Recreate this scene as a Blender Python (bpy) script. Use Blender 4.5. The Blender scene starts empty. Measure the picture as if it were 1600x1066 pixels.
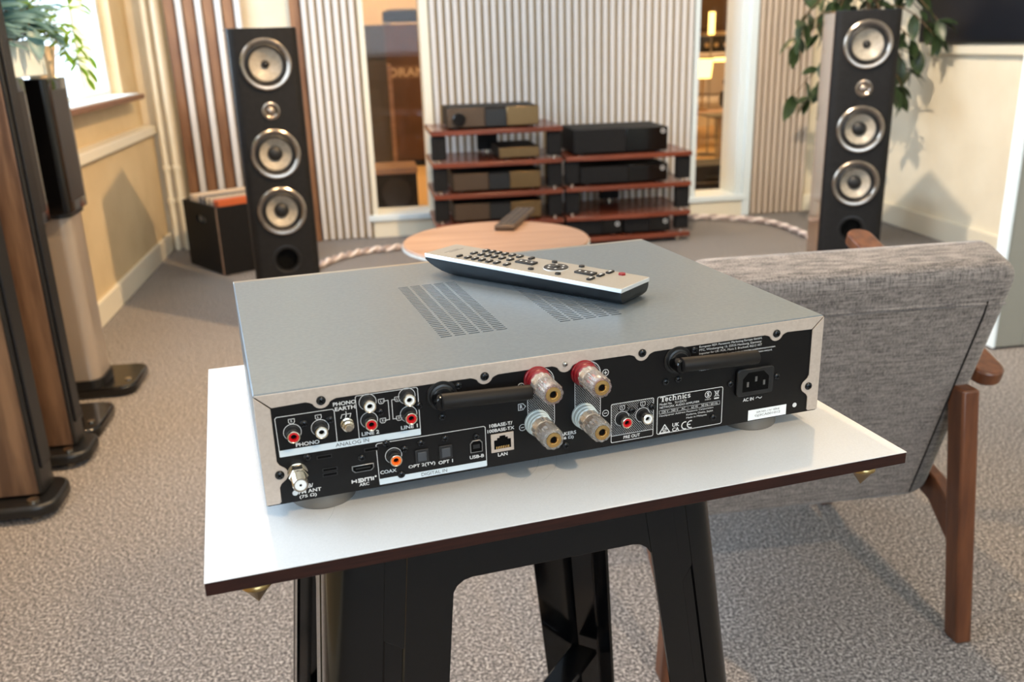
import bpy, math, random
from math import pi, sin, cos, radians
from mathutils import Vector, Matrix, Euler, Quaternion

random.seed(7)
S = bpy.context.scene
COL = S.collection

# ------------------------------------------------------------------ camera
cam_data = bpy.data.cameras.new('camera')
cam = bpy.data.objects.new('camera', cam_data)
COL.objects.link(cam)
yaw, pitch, roll = radians(8.5), 0.32238, -0.031637
fw = Vector((sin(yaw) * cos(pitch), cos(yaw) * cos(pitch), -sin(pitch)))
rt = Vector((cos(yaw), -sin(yaw), 0))
up = rt.cross(fw)
r2 = rt * cos(roll) + up * sin(roll)
u2 = -rt * sin(roll) + up * cos(roll)
cam.matrix_world = Matrix(((r2.x, u2.x, -fw.x, 0), (r2.y, u2.y, -fw.y, 0), (r2.z, u2.z, -fw.z, .955), (0, 0, 0, 1)))
cam_data.sensor_width = 36
cam_data.lens = 1406.5 / 1600 * 36
cam_data.clip_start = .02
cam_data.dof.use_dof = True
cam_data.dof.focus_distance = .72
cam_data.dof.aperture_fstop = 8.5
S.camera = cam

# ------------------------------------------------------------------ world, lights, exposure
W = bpy.data.worlds.new('world'); S.world = W; W.use_nodes = True
bg = W.node_tree.nodes['Background']
bg.inputs[0].default_value = (.70, .85, 1, 1); bg.inputs[1].default_value = 3.0

def light(name, kind, loc, target, energy, color, **kw):
    d = bpy.data.lights.new(name, kind); d.energy = energy; d.color = color
    for k, v in kw.items(): setattr(d, k, v)
    o = bpy.data.objects.new(name, d); COL.objects.link(o); o.location = loc
    o.rotation_euler = (Vector(target) - Vector(loc)).to_track_quat('-Z', 'Y').to_euler()
    return o

WARM = (1, .66, .34)
COOL = (.66, .83, 1)
SP = dict(spot_size=radians(120), spot_blend=.9, shadow_soft_size=.035)
SP2 = dict(spot_size=radians(84), spot_blend=.8, shadow_soft_size=.03)
light('ceiling_spot', 'SPOT', (.99, 1.95, 2.4), (-1.0, 3.5, .5), 300, WARM, **SP2)
light('ceiling_spot', 'SPOT', (.60, 2.1, 2.4), (2.6, 3.5, .5), 330, (1, .80, .58), **SP2)
light('ceiling_spot', 'SPOT', (1.02, 1.90, 2.4), (0, .9, .3), 70, WARM, **SP)
light('ceiling_spot', 'SPOT', (-.30, 1.85, 2.4), (-.3, 1.6, 0), 125, WARM, **SP)
light('ceiling_spot', 'SPOT', (.9, -.9, 2.4), (.2, 1, .6), 110, (1, .72, .44), **SP)
light('ceiling_spot', 'SPOT', (.8, 3.6, 2.4), (1.1, 4.6, .3), 22, (1, .8, .6), **SP)
light('window_light', 'AREA', (-1.3, 3.55, 1.45), (1, 3.4, .9), 34, COOL, shape='RECTANGLE', size=1.7, size_y=1.3)
light('window_light', 'AREA', (-1.3, 1.2, 1.45), (1, 1.2, .9), 38, COOL, shape='RECTANGLE', size=2.2, size_y=1.3)
light('window_light', 'AREA', (.8, -3.2, 1.6), (.8, 1, 1.0), 52, COOL, shape='RECTANGLE', size=2.6, size_y=1.5)

S.view_settings.view_transform = 'Standard'
S.view_settings.look = 'None'
S.view_settings.gamma = 1
S.view_settings.use_curve_mapping = False
S.view_settings.exposure = 0.04
S.cycles.use_denoising = True
S.cycles.max_bounces = 8
S.cycles.transmission_bounces = 8
S.cycles.sample_clamp_indirect = 6

# ------------------------------------------------------------------ materials
def lin(c):
    return tuple((x / 255 / 12.92) if x / 255 <= .04045 else ((x / 255 + .055) / 1.055) ** 2.4 for x in c)

def mat(name, rgb, rough=.5, metal=0, **kw):
    m = bpy.data.materials.new(name); m.use_nodes = True
    b = m.node_tree.nodes['Principled BSDF']
    b.inputs['Base Color'].default_value = (*lin(rgb), 1)
    b.inputs['Roughness'].default_value = rough
    b.inputs['Metallic'].default_value = metal
    for k, v in kw.items(): b.inputs[k.replace('_', ' ')].default_value = v
    return m

def noisy(m, rgb1, rgb2, scale, stretch=(1, 1, 1), detail=4, lo=.35, hi=.65, bump=0, dist=.001, mid=None):
    nt = m.node_tree; N = nt.nodes; L = nt.links; b = N['Principled BSDF']
    tc = N.new('ShaderNodeTexCoord'); mp = N.new('ShaderNodeMapping'); no = N.new('ShaderNodeTexNoise'); cr = N.new('ShaderNodeValToRGB')
    mp.inputs['Scale'].default_value = stretch
    no.inputs['Scale'].default_value = scale; no.inputs['Detail'].default_value = detail
    L.new(tc.outputs['Object'], mp.inputs[0]); L.new(mp.outputs[0], no.inputs[0]); L.new(no.outputs[0], cr.inputs[0])
    e = cr.color_ramp.elements
    e[0].position = lo; e[0].color = (*lin(rgb1), 1); e[1].position = hi; e[1].color = (*lin(rgb2), 1)
    if mid:
        k = cr.color_ramp.elements.new((lo + hi) / 2); k.color = (*lin(mid), 1)
    L.new(cr.outputs[0], b.inputs['Base Color'])
    if bump:
        bp = N.new('ShaderNodeBump'); bp.inputs['Strength'].default_value = bump; bp.inputs['Distance'].default_value = dist
        L.new(no.outputs[0], bp.inputs['Height']); L.new(bp.outputs[0], b.inputs['Normal'])
    return m

M = {}
M['wall'] = noisy(mat('wall_paint', (220, 208, 184), .75), (216, 204, 180), (224, 213, 190), 6, bump=.05)
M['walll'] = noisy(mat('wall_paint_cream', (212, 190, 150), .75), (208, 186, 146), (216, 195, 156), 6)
M['wallr'] = noisy(mat('wall_paint_light', (236, 228, 208), .75), (233, 225, 205), (239, 232, 213), 6)
M['trim'] = mat('trim_paint', (232, 226, 208), .45)
M['white'] = mat('white_paint', (222, 234, 240), .4)
M['slat'] = mat('slat_white', (212, 208, 206), .55)
M['slatback'] = mat('slat_backing', (168, 150, 118), .8)
M['slatwarm'] = mat('slat_greige', (196, 180, 164), .6)
M['ceil'] = mat('ceiling_paint', (235, 232, 225), .8)
M['door'] = mat('door_paint', (138, 138, 130), .5)  # grey puts the shade on the door's face into its paint
M['sillwood'] = noisy(mat('sill_wood', (120, 80, 50), .4), (104, 66, 40), (136, 92, 58), 8, (1, 8, 8))
M['black'] = mat('black_gloss', (8, 8, 9), .12)
M['blackm'] = noisy(mat('black_matte', (16, 15, 16), .6, Specular_IOR_Level=.25), (14, 13, 14), (20, 19, 20), 60)
M['blackp'] = mat('black_plastic', (16, 16, 17), .38)
M['panel'] = mat('panel_black', (9, 7, 7), .4, Specular_IOR_Level=.25)
M['print'] = mat('white_print', (205, 208, 210), .5)
M['printb'] = mat('strip_print', (196, 210, 220), .45)
M['inkd'] = mat('dark_ink', (40, 44, 50), .5)
M['silver'] = noisy(mat('silver_satin_paint', (126, 138, 148), .36, .75), (123, 136, 146), (130, 142, 152), 300, bump=.04, dist=.0002)  # bluish base paints in the cool reflection on the cover
M['lip'] = noisy(mat('silver_lip', (184, 172, 162), .5, .35), (180, 168, 158), (188, 177, 167), 400, bump=.04, dist=.0002)  # same silver as the cover, with warm light put into its base
M['alu'] = mat('brushed_aluminium', (176, 174, 168), .3, .9)
M['alub'] = mat('bright_aluminium', (226, 228, 230), .25, .6)
M['footm'] = mat('foot_silver', (118, 114, 108), .45, .5)
M['remt'] = noisy(mat('remote_face', (160, 157, 150), .4, .5), (154, 151, 144), (166, 163, 156), 500, (1, 12, 1))
M['chrome'] = mat('nickel', (205, 196, 180), .18, 1)
M['gold'] = mat('gold_plate', (236, 196, 128), .22, 1)
M['champ'] = mat('champagne_plate', (236, 222, 200), .25, 1)
M['brass'] = mat('brass', (168, 142, 96), .28, 1)
M['red'] = mat('red_plastic', (190, 14, 22), .35)
M['redd'] = mat('dark_red_plastic', (130, 14, 26), .3)
M['orange'] = mat('orange_plastic', (245, 106, 24), .35)
M['whitep'] = mat('white_plastic', (226, 232, 236), .35)
M['paleb'] = mat('pale_plastic', (200, 214, 216), .3)
M['clear'] = mat('clear_knob', (250, 244, 240), .08, 0, IOR=1.35, Transmission_Weight=.9)
M['dark'] = mat('dark_void', (4, 4, 4), .8, Specular_IOR_Level=.1)
M['screwm'] = mat('screw_black', (30, 32, 36), .25, .5)
M['lam'] = noisy(mat('white_laminate', (206, 209, 212), .42), (203, 206, 209), (209, 212, 215), 900, bump=.08, dist=.0003)
M['core'] = noisy(mat('board_edge', (40, 20, 16), .6, Specular_IOR_Level=.2), (34, 17, 14), (48, 24, 18), 30, (1, 1, 20))
M['walnut'] = noisy(mat('walnut', (112, 84, 62), .38), (86, 62, 46), (130, 99, 74), 7, (6, 6, .6), detail=8, bump=.05)
M['walnutg'] = noisy(mat('walnut_gloss', (130, 88, 56), .1), (108, 70, 42), (150, 104, 68), 7, (5, 5, .5), detail=8)
M['chairw'] = noisy(mat('chair_wood', (100, 60, 38), .32), (84, 48, 30), (112, 68, 42), 12, (5, 5, .6), detail=6)
M['stained'] = noisy(mat('stained_pine', (126, 86, 56), .45), (98, 62, 38), (152, 110, 76), 6, (5, 5, .5), detail=8, lo=.3, hi=.7)
M['cherry'] = noisy(mat('cherry_shelf', (112, 56, 38), .25), (96, 46, 31), (124, 64, 45), 8, (.6, 6, 6))
M['oak'] = noisy(mat('oak_veneer', (146, 118, 100), .4), (134, 107, 90), (156, 128, 110), 5, (.8, 8, 8), detail=6)
M['bronze'] = noisy(mat('bronze_brushed', (128, 104, 72), .3, .9), (118, 95, 64), (138, 113, 80), 40, (1, 1, 30))
M['brownm'] = noisy(mat('brown_metal', (84, 68, 54), .4, .6), (78, 62, 50), (90, 74, 58), 40, (1, 1, 30))
M['stand'] = mat('stand_grey', (176, 164, 152), .3, .55)
M['cone'] = noisy(mat('flax_cone', (158, 150, 138), .4), (148, 141, 129), (168, 160, 148), 90)
M['ring'] = mat('driver_ring', (150, 140, 130), .22, .9)
M['tweet'] = mat('tweeter', (150, 138, 128), .25, .9)
M['rubber'] = mat('rubber', (14, 14, 16), .5)
M['soil'] = mat('soil', (50, 36, 26), .9)
M['leafy'] = noisy(mat('leaf_lime', (140, 172, 50), .4), (112, 150, 40), (170, 196, 70), 20)
M['leafb'] = noisy(mat('leaf_bluegreen', (120, 160, 166), .35), (88, 132, 136), (164, 202, 212), 20)
M['leafd'] = noisy(mat('leaf_dark', (44, 62, 40), .35), (30, 46, 30), (66, 86, 50), 15)
M['bark'] = mat('bark', (96, 76, 52), .8)
M['card'] = noisy(mat('brown_cabinet', (84, 58, 42), .6), (76, 52, 38), (92, 64, 46), 5)
M['tan'] = mat('tan_floor', (214, 182, 132), .6)
M['orangep'] = mat('orange_paper', (196, 96, 50), .5)
M['paper'] = mat('grey_paper', (168, 158, 150), .6)
M['paperd'] = mat('dark_paper', (60, 54, 54), .6)
M['cable'] = noisy(mat('braided_cable', (236, 224, 220), .6), (226, 210, 204), (244, 234, 230), 160)
M['cableb'] = mat('cable_grey', (176, 160, 156), .6)
M['bandink'] = mat('pale_band_ink', (196, 178, 160), .6)
M['rodm'] = mat('aerial_black', (20, 18, 17), .55, Specular_IOR_Level=.25)
M['terra'] = mat('terracotta', (214, 190, 160), .5)
M['grey'] = mat('grey_cabinet', (74, 70, 64), .5)
M['tin'] = mat('steel', (150, 150, 150), .3, 1)
M['led'] = mat('screen_glass', (18, 21, 30), .42, Specular_IOR_Level=.3)

def emit(name, rgb, st):
    m = mat(name, rgb); b = m.node_tree.nodes['Principled BSDF']
    b.inputs['Emission Color'].default_value = (*lin(rgb), 1); b.inputs['Emission Strength'].default_value = st
    return m
M['lampglow'] = emit('lamp_shade_glow', (255, 214, 120), 4)
M['bulb'] = emit('lit_bulb', (255, 222, 130), 5)

g = bpy.data.materials.new('window_pane'); g.use_nodes = True
nt = g.node_tree; nt.nodes.clear()
o_ = nt.nodes.new('ShaderNodeOutputMaterial'); mx = nt.nodes.new('ShaderNodeMixShader'); tr = nt.nodes.new('ShaderNodeBsdfTransparent'); gl = nt.nodes.new('ShaderNodeBsdfGlossy'); fr = nt.nodes.new('ShaderNodeLayerWeight'); pw = nt.nodes.new('ShaderNodeMath'); pw.operation = 'POWER'; pw.inputs[1].default_value = 4; ml = nt.nodes.new('ShaderNodeMath'); ml.operation = 'MULTIPLY_ADD'; ml.inputs[1].default_value = .4; ml.inputs[2].default_value = .012
gl.inputs['Roughness'].default_value = .02; fr.inputs[0].default_value = .5
nt.links.new(fr.outputs['Facing'], pw.inputs[0]); nt.links.new(pw.outputs[0], ml.inputs[0]); nt.links.new(ml.outputs[0], mx.inputs[0]); nt.links.new(tr.outputs[0], mx.inputs[1]); nt.links.new(gl.outputs[0], mx.inputs[2]); nt.links.new(mx.outputs[0], o_.inputs[0])
M['pane'] = g

for k_ in ('leafy', 'leafb', 'leafd'):
    nt = M[k_].node_tree; N = nt.nodes; L = nt.links; b = N['Principled BSDF']; src = b.inputs['Base Color'].links[0].from_socket
    tl_ = N.new('ShaderNodeBsdfTranslucent'); mx = N.new('ShaderNodeMixShader'); mx.inputs[0].default_value = .15 if k_ == 'leafd' else .5
    L.new(src, tl_.inputs[0]); L.new(b.outputs[0], mx.inputs[1]); L.new(tl_.outputs[0], mx.inputs[2]); L.new(mx.outputs[0], N['Material Output'].inputs[0])

# carpet
c = mat('carpet', (128, 122, 118), .95); M['carpet'] = c
nt = c.node_tree; N = nt.nodes; L = nt.links; b = N['Principled BSDF']
tc = N.new('ShaderNodeTexCoord')
n1 = N.new('ShaderNodeTexNoise'); n1.inputs['Scale'].default_value = 190; n1.inputs['Detail'].default_value = 3; n1.inputs['Roughness'].default_value = .6
n2 = N.new('ShaderNodeTexNoise'); n2.inputs['Scale'].default_value = 540; n2.inputs['Detail'].default_value = 2
mxn = N.new('ShaderNodeMix'); mxn.data_type = 'FLOAT'; mxn.inputs[0].default_value = .42
cr = N.new('ShaderNodeValToRGB')
e = cr.color_ramp.elements; e[0].position = .41; e[0].color = (*lin((58, 56, 58)), 1); e[1].position = .60; e[1].color = (*lin((194, 188, 184)), 1)
k = e.new(.5); k.color = (*lin((110, 105, 104)), 1)
for n in (n1, n2): L.new(tc.outputs['Object'], n.inputs[0])
L.new(n1.outputs[0], mxn.inputs[2]); L.new(n2.outputs[0], mxn.inputs[3]); L.new(mxn.outputs[0], cr.inputs[0]); L.new(cr.outputs[0], b.inputs['Base Color'])
bp = N.new('ShaderNodeBump'); bp.inputs['Strength'].default_value = .25; bp.inputs['Distance'].default_value = .002
L.new(mxn.outputs[0], bp.inputs['Height']); L.new(bp.outputs[0], b.inputs['Normal'])

# woven fabric
c = mat('grey_fabric', (128, 120, 116), .9, Sheen_Weight=.25); M['fabric'] = c
nt = c.node_tree; N = nt.nodes; L = nt.links; b = N['Principled BSDF']
tc = N.new('ShaderNodeTexCoord')
outs = []
for st in ((30, 30, 520), (520, 520, 26), (900, 900, 900)):
    mp = N.new('ShaderNodeMapping'); mp.inputs['Scale'].default_value = st
    no = N.new('ShaderNodeTexNoise'); no.inputs['Scale'].default_value = 1.0; no.inputs['Detail'].default_value = 3
    L.new(tc.outputs['Object'], mp.inputs[0]); L.new(mp.outputs[0], no.inputs[0]); outs.append(no)
a1 = N.new('ShaderNodeMix'); a1.data_type = 'FLOAT'; a1.inputs[0].default_value = .5
a2 = N.new('ShaderNodeMix'); a2.data_type = 'FLOAT'; a2.inputs[0].default_value = .25
L.new(outs[0].outputs[0], a1.inputs[2]); L.new(outs[1].outputs[0], a1.inputs[3]); L.new(a1.outputs[0], a2.inputs[2]); L.new(outs[2].outputs[0], a2.inputs[3])
cr = N.new('ShaderNodeValToRGB'); e = cr.color_ramp.elements
e[0].position = .40; e[0].color = (*lin((66, 61, 60)), 1); e[1].position = .59; e[1].color = (*lin((146, 138, 133)), 1)
L.new(a2.outputs[0], cr.inputs[0]); L.new(cr.outputs[0], b.inputs['Base Color'])
bp = N.new('ShaderNodeBump'); bp.inputs['Strength'].default_value = .25; bp.inputs['Distance'].default_value = .0006
L.new(a2.outputs[0], bp.inputs['Height']); L.new(bp.outputs[0], b.inputs['Normal'])

# ------------------------------------------------------------------ mesh builder
class MB:
    def __init__(s, k=1.0): s.v = []; s.f = []; s.m = []; s.k = k; s.mi = 0
    def add(s, vs, fs, mi=None):
        n = len(s.v); s.v += [tuple(x * s.k for x in v) for v in vs]
        for f in fs: s.f.append([i + n for i in f]); s.m.append(s.mi if mi is None else mi)
    def box(s, x0, x1, y0, y1, z0, z1, mi=None, T=None):
        vs = [(x, y, z) for z in (z0, z1) for y in (y0, y1) for x in (x0, x1)]
        if T: vs = [tuple(T @ Vector(v)) for v in vs]
        s.add(vs, [(0, 2, 3, 1), (4, 5, 7, 6), (0, 1, 5, 4), (2, 6, 7, 3), (0, 4, 6, 2), (1, 3, 7, 5)], mi); return s
    def lathe(s, prof, org=(0, 0, 0), ax=(0, 0, 1), n=24, mi=None, flute=None, mis=None):
        # prof: (radius, height along axis); closed where radius is 0
        q = Vector((0, 0, 1)).rotation_difference(Vector(ax).normalized()); o = Vector(org)
        vs = []; idx = []
        for r, h in prof:
            if r <= 1e-9: idx.append([len(vs)] * n); vs.append(tuple(o + q @ Vector((0, 0, h)))); continue
            row = []
            for i in range(n):
                rr = r * (1 + (flute[1] * cos(flute[0] * 2 * pi * i / n) if flute and r > flute[2] else 0)); a = 2 * pi * i / n
                row.append(len(vs)); vs.append(tuple(o + q @ Vector((rr * cos(a), rr * sin(a), h))))
            idx.append(row)
        for j in range(len(prof) - 1):
            A, B = idx[j], idx[j + 1]; fs = []
            for i in range(n):
                i2 = (i + 1) % n
                f = [A[i], A[i2], B[i2], B[i]]; f = [x for k_, x in enumerate(f) if x not in f[:k_]]
                if len(f) > 2: fs.append(f)
            nn = len(s.v)
            for f in fs: s.f.append([i + nn for i in f]); s.m.append(mis[j] if mis else (s.mi if mi is None else mi))
        s.v += [tuple(x * s.k for x in v) for v in vs]
        return s
    def cyl(s, p0, p1, r, r1=None, n=16, mi=None):
        p0 = Vector(p0); p1 = Vector(p1); h = (p1 - p0).length
        return s.lathe([(0, 0), (r, 0), (r if r1 is None else r1, h), (0, h)], p0, p1 - p0, n, mi)
    def prism(s, poly, a0, a1, axis='y', mi=None, T=None):
        n = len(poly)
        def P(p, a):
            v = {'x': (a, p[0], p[1]), 'y': (p[0], a, p[1]), 'z': (p[0], p[1], a)}[axis]
            return tuple(T @ Vector(v)) if T else v
        s.add([P(p, a0) for p in poly] + [P(p, a1) for p in poly], [list(range(n))[::-1], list(range(n, 2 * n))] + [(i, (i + 1) % n, (i + 1) % n + n, i + n) for i in range(n)], mi); return s
    def tube(s, pts, r, n=8, mi=None, caps=True):
        pts = [Vector(p) for p in pts]; rows = []; vs = []
        up = Vector((0, 0, 1))
        for i, p in enumerate(pts):
            t = (pts[min(i + 1, len(pts) - 1)] - pts[max(i - 1, 0)]).normalized()
            a = t.cross(up)
            if a.length < .05: a = t.cross(Vector((1, 0, 0)))
            a.normalize(); b_ = t.cross(a); rr = r[i] if isinstance(r, (list, tuple)) else r
            rows.append(list(range(len(vs), len(vs) + n)))
            vs += [tuple(p + a * rr * cos(2 * pi * k_ / n) + b_ * rr * sin(2 * pi * k_ / n)) for k_ in range(n)]
        fs = [(A[i], A[(i + 1) % n], B[(i + 1) % n], B[i]) for A, B in zip(rows, rows[1:]) for i in range(n)]
        if caps: fs += [rows[0][::-1], rows[-1]]
        s.add(vs, fs, mi); return s
    def stroke(s, pts, w, y=0, closed=False, mi=None, t=.12):
        # flat printed line in the x-z plane facing -y
        n = len(pts); L_ = []; R_ = []
        for i in range(n):
            p = Vector(pts[i]); a = Vector(pts[i - 1]) if (i or closed) else None; c_ = Vector(pts[(i + 1) % n]) if (i < n - 1 or closed) else None
            d1 = (p - a).normalized() if a is not None else (c_ - p).normalized(); d2 = (c_ - p).normalized() if c_ is not None else d1
            n1_ = Vector((-d1.y, d1.x)); n2_ = Vector((-d2.y, d2.x)); m_ = n1_ + n2_
            m_ = m_ / max(m_.length_squared, .3) * 2 if m_.length > .01 else n1_
            L_.append(p + m_ * w / 2); R_.append(p - m_ * w / 2)
        vs = [(p.x, y, p.y) for p in L_] + [(p.x, y, p.y) for p in R_]
        fs = [(i, (i + 1) % n, (i + 1) % n + n, i + n) for i in range(n if closed else n - 1)]
        s.add(vs, fs, mi); return s
    def build(s, name, mats, parent=None, loc=None, rot=None, bevel=0, seg=2, smooth=35, **props):
        me = bpy.data.meshes.new(name); me.from_pydata(s.v, [], s.f)
        if not isinstance(mats, (list, tuple)): mats = [mats]
        for x in mats: me.materials.append(x if not isinstance(x, str) else M[x])
        me.polygons.foreach_set('material_index', s.m)
        me.update()
        import bmesh
        bm = bmesh.new(); bm.from_mesh(me); bmesh.ops.recalc_face_normals(bm, faces=bm.faces); bm.to_mesh(me); bm.free()
        if smooth: me.shade_smooth(); me.set_sharp_from_angle(angle=radians(smooth))
        o = bpy.data.objects.new(name, me); COL.objects.link(o)
        if parent: o.parent = parent
        if loc: o.location = loc
        if rot: o.rotation_euler = rot
        if bevel:
            bv = o.modifiers.new('bevel', 'BEVEL'); bv.width = bevel; bv.segments = seg; bv.limit_method = 'ANGLE'; bv.angle_limit = radians(40); bv.harden_normals = False
        for k_, v_ in props.items(): o[k_] = v_
        return o

def rrect(x0, x1, z0, z1, r, n=4):
    out = []
    for cx, cz, a0 in ((x1 - r, z0 + r, -90), (x1 - r, z1 - r, 0), (x0 + r, z1 - r, 90), (x0 + r, z0 + r, 180)):
        for i in range(n + 1):
            a = radians(a0 + 90 * i / n); out.append((cx + r * cos(a), cz + r * sin(a)))
    return out

def thing(name, loc, label, cat, rz=0, group=None):
    o = bpy.data.objects.new(name, None); COL.objects.link(o); o.location = loc; o.rotation_euler = (0, 0, rz)
    o.empty_display_size = .05; o['label'] = label; o['category'] = cat
    if group: o['group'] = group
    return o

def tag(o, label, cat, group=None):
    o['label'] = label; o['category'] = cat
    if group: o['group'] = group
    return o

def struct(o): o['kind'] = 'structure'; return o

def cut(o, mb):
    c_ = mb.build('cutter', 'dark', smooth=0); c_.parent = o.parent; c_.matrix_parent_inverse = Matrix()
    md = o.modifiers.new('cut', 'BOOLEAN'); md.object = c_; md.operation = 'DIFFERENCE'; md.solver = 'EXACT'
    bpy.context.view_layer.update()
    me = bpy.data.meshes.new_from_object(o.evaluated_get(bpy.context.evaluated_depsgraph_get()))
    o.modifiers.remove(md); o.data = me; bpy.data.objects.remove(c_)
    me.shade_smooth(); me.set_sharp_from_angle(angle=radians(35))
    while len(me.materials) > 1: me.materials.pop(index=len(me.materials) - 1)
    return o

def clone(o, parent=None):
    c_ = o.copy(); COL.objects.link(c_)
    if parent: c_.parent = parent
    for ch in list(o.children): clone(ch, c_)
    return c_

# ------------------------------------------------------------------ room shell
XL, XR, YB, YF, ZC = -1.03, 2.63, 4.72, -3.0, 2.55
f = MB().box(-1.5, 5.2, -3.1, 4.95, -.05, 0); struct(f.build('floor', 'carpet'))
f = MB().box(-.6, 5.2, 4.95, 9.6, -.05, 0); struct(f.build('floor_far', 'tan')).name = 'floor_back'
struct(MB().box(-1.3, 5.2, -3.1, 4.95, ZC, ZC + .05).box(-.6, 5.2, 4.95, 9.6, ZC, ZC + .05).build('ceiling', 'ceil'))
# left wall: lower panelling, upper part with two window openings
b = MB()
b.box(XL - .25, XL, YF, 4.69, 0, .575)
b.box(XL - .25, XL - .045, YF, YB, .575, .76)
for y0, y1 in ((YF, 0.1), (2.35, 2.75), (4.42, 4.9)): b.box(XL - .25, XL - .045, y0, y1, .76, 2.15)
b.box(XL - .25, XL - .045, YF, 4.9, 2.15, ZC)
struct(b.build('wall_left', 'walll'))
struct(MB().box(XL - .05, XL + .02, YF, 4.70, .575, .618).build('trim_1', 'trim', bevel=.006))
struct(MB().box(XL, XL + .018, YF, 4.69, 0, .09).build('baseboard_left', 'trim', bevel=.004))
for i, (y0, y1) in enumerate(((2.75, 4.42), (.1, 2.35))):
    b = MB(); t = .04
    for a in ((y0, y0 + t, .775, 2.15), (y1 - t, y1, .775, 2.15), (y0 + t, y1 - t, 2.11, 2.15), (y0 + t, y1 - t, .775, .80)): b.box(XL - .14, XL - .09, *a)
    w = struct(b.build('window_%d' % (i + 1), 'white', bevel=.003))
    MB().box(XL - .118, XL - .112, y0 + t, y1 - t, .80, 2.11).build('pane', 'pane', w)
    MB().box(XL - .13, XL + .035, y0 - .03, y1 + .06, .752, .775).build('sill', ['sillwood'], w, bevel=.004)
    MB().box(XL - .128, XL + .02, y0, y1 + .03, .775, .779).build('sill_top', 'white', w)
    if i == 0: MB().box(XL - .135, XL - .095, y1 - .42, y1 - .385, .80, 2.11).build('glazing_bar', 'white', w)
# right wall
struct(MB().box(XR, XR + .2, YF, YB, 0, ZC).build('wall_right', 'wallr'))
struct(MB().box(XR - .018, XR, 2.42, YB, 0, .10).build('baseboard_right', 'trim', bevel=.004))
struct(MB().box(XR - .03, XR, 2.42, 4.10, .836, .876).build('trim_2', 'trim', bevel=.004))
# front wall (behind the photographer) with a wide window
b = MB()
b.box(-1.3, XR + .2, YF - .2, YF, 0, .8); b.box(-1.3, XR + .2, YF - .2, YF, 2.35, ZC)
b.box(-1.3, -.55, YF - .2, YF, .8, 2.35); b.box(2.15, XR + .2, YF - .2, YF, .8, 2.35)
struct(b.build('wall_front', 'wall'))
# back wall with two openings into the next room
b = MB()
for x0, x1 in ((-1.3, -.005), (.335, 1.705), (2.00, 5.2)): b.box(x0, x1, YB, YB + .18, 0, ZC)
for x0, x1 in ((-.005, .335), (1.705, 2.00)): b.box(x0, x1, YB, YB + .18, 0, .085)
struct(b.build('wall_back', 'wall'))
for i, (x0, x1) in enumerate(((-.005, .335), (1.705, 2.00))):
    b = MB()
    b.box(x0, x0 + .028, YB - .03, YB + .19, .10, ZC); b.box(x1 - .04, x1, YB - .03, YB + .19, .10, ZC)
    w = struct(b.build('window_%d' % (i + 3), 'trim' if i == 0 else 'white', bevel=.003))
    MB().box(x0 + .028, x1 - .04, YB + .10, YB + .106, .115, ZC).build('pane', 'pane', w)
    MB().box(x0 - .02, x1 + .02, YB - .05, YB + .19, .085, .115).build('sill', 'white', w, bevel=.004)
    MB().box(x0, x1, YB - .035, YB - .001, 0, .085).build('plinth_board', 'trim', w)
struct(MB().box(2.03, XR, YB - .02, YB, 0, .09).build('baseboard_back', 'trim', bevel=.004))
struct(MB().box(2.0, 2.045, YB - .045, YB, 0, ZC).build('trim_3', 'white', bevel=.004))

def slat_panel(n, x0, x1, count, wood, gap, mk, edge=None):
    w = struct(MB().box(x0, x1, YB - .022, YB - .002, .0, ZC - .01).build('trim_%d' % n, 'slatback'))
    p = (x1 - x0) / count; me = None
    for i in range(count):
        if me is None:
            o = MB().box(0, p * (1 - gap), -.022, 0, .003, ZC - .012).build('slat', mk, w, bevel=.003, seg=1); me = o
        else: o = me.copy(); COL.objects.link(o); o.parent = w
        o.location = (x0 + p * (i + gap / 2), YB - .022, 0)
    return w
slat_panel(4, .338, 1.70, 36, 0, .40, 'slat')
w = slat_panel(5, -.275, -.012, 7, 0, .36, 'slat')
MB().box(-.325, -.277, YB - .05, YB - .002, 0, ZC - .01).build('edge_board', 'stained', w, bevel=.003)
slat_panel(6, 2.05, 2.36, 9, 0, .36, 'slatwarm')
# stained wood battens with white battens between them
w = struct(MB().box(-.92, -.60, YB - .012, YB - .001, 0, ZC - .01).build('trim_7', 'slatback'))
for i in range(4):
    MB().box(0, .046, -.03, 0, .003, ZC - .012).build('batten', 'stained', w, loc=(-.897 + .089 * i, YB - .012, 0), bevel=.003, seg=1)
    if i < 4: MB().box(0, .030, -.035, 0, .003, ZC - .012).build('white_batten', 'slat', w, loc=(-.844 + .089 * i, YB - .012, 0), bevel=.006)
# heating pipes in the corner
for x, lab in ((-.985, 'cream heating pipe in the corner, against the window wall'), (-.94, 'cream heating pipe beside the brown wood battens')):
    t = thing('heating_pipe', (x, 4.66, 0), lab, 'pipe', group='heating pipes in the corner')
    MB().cyl((0, 0, .003), (0, 0, ZC - .005), .013, n=16).build('pipe', 'trim', t)
    for z in (.24, .40): MB().lathe([(.013, 0), (.019, .003), (.019, .022), (.013, .025)], (0, 0, z)).build('coupling', 'trim', t)
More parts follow.
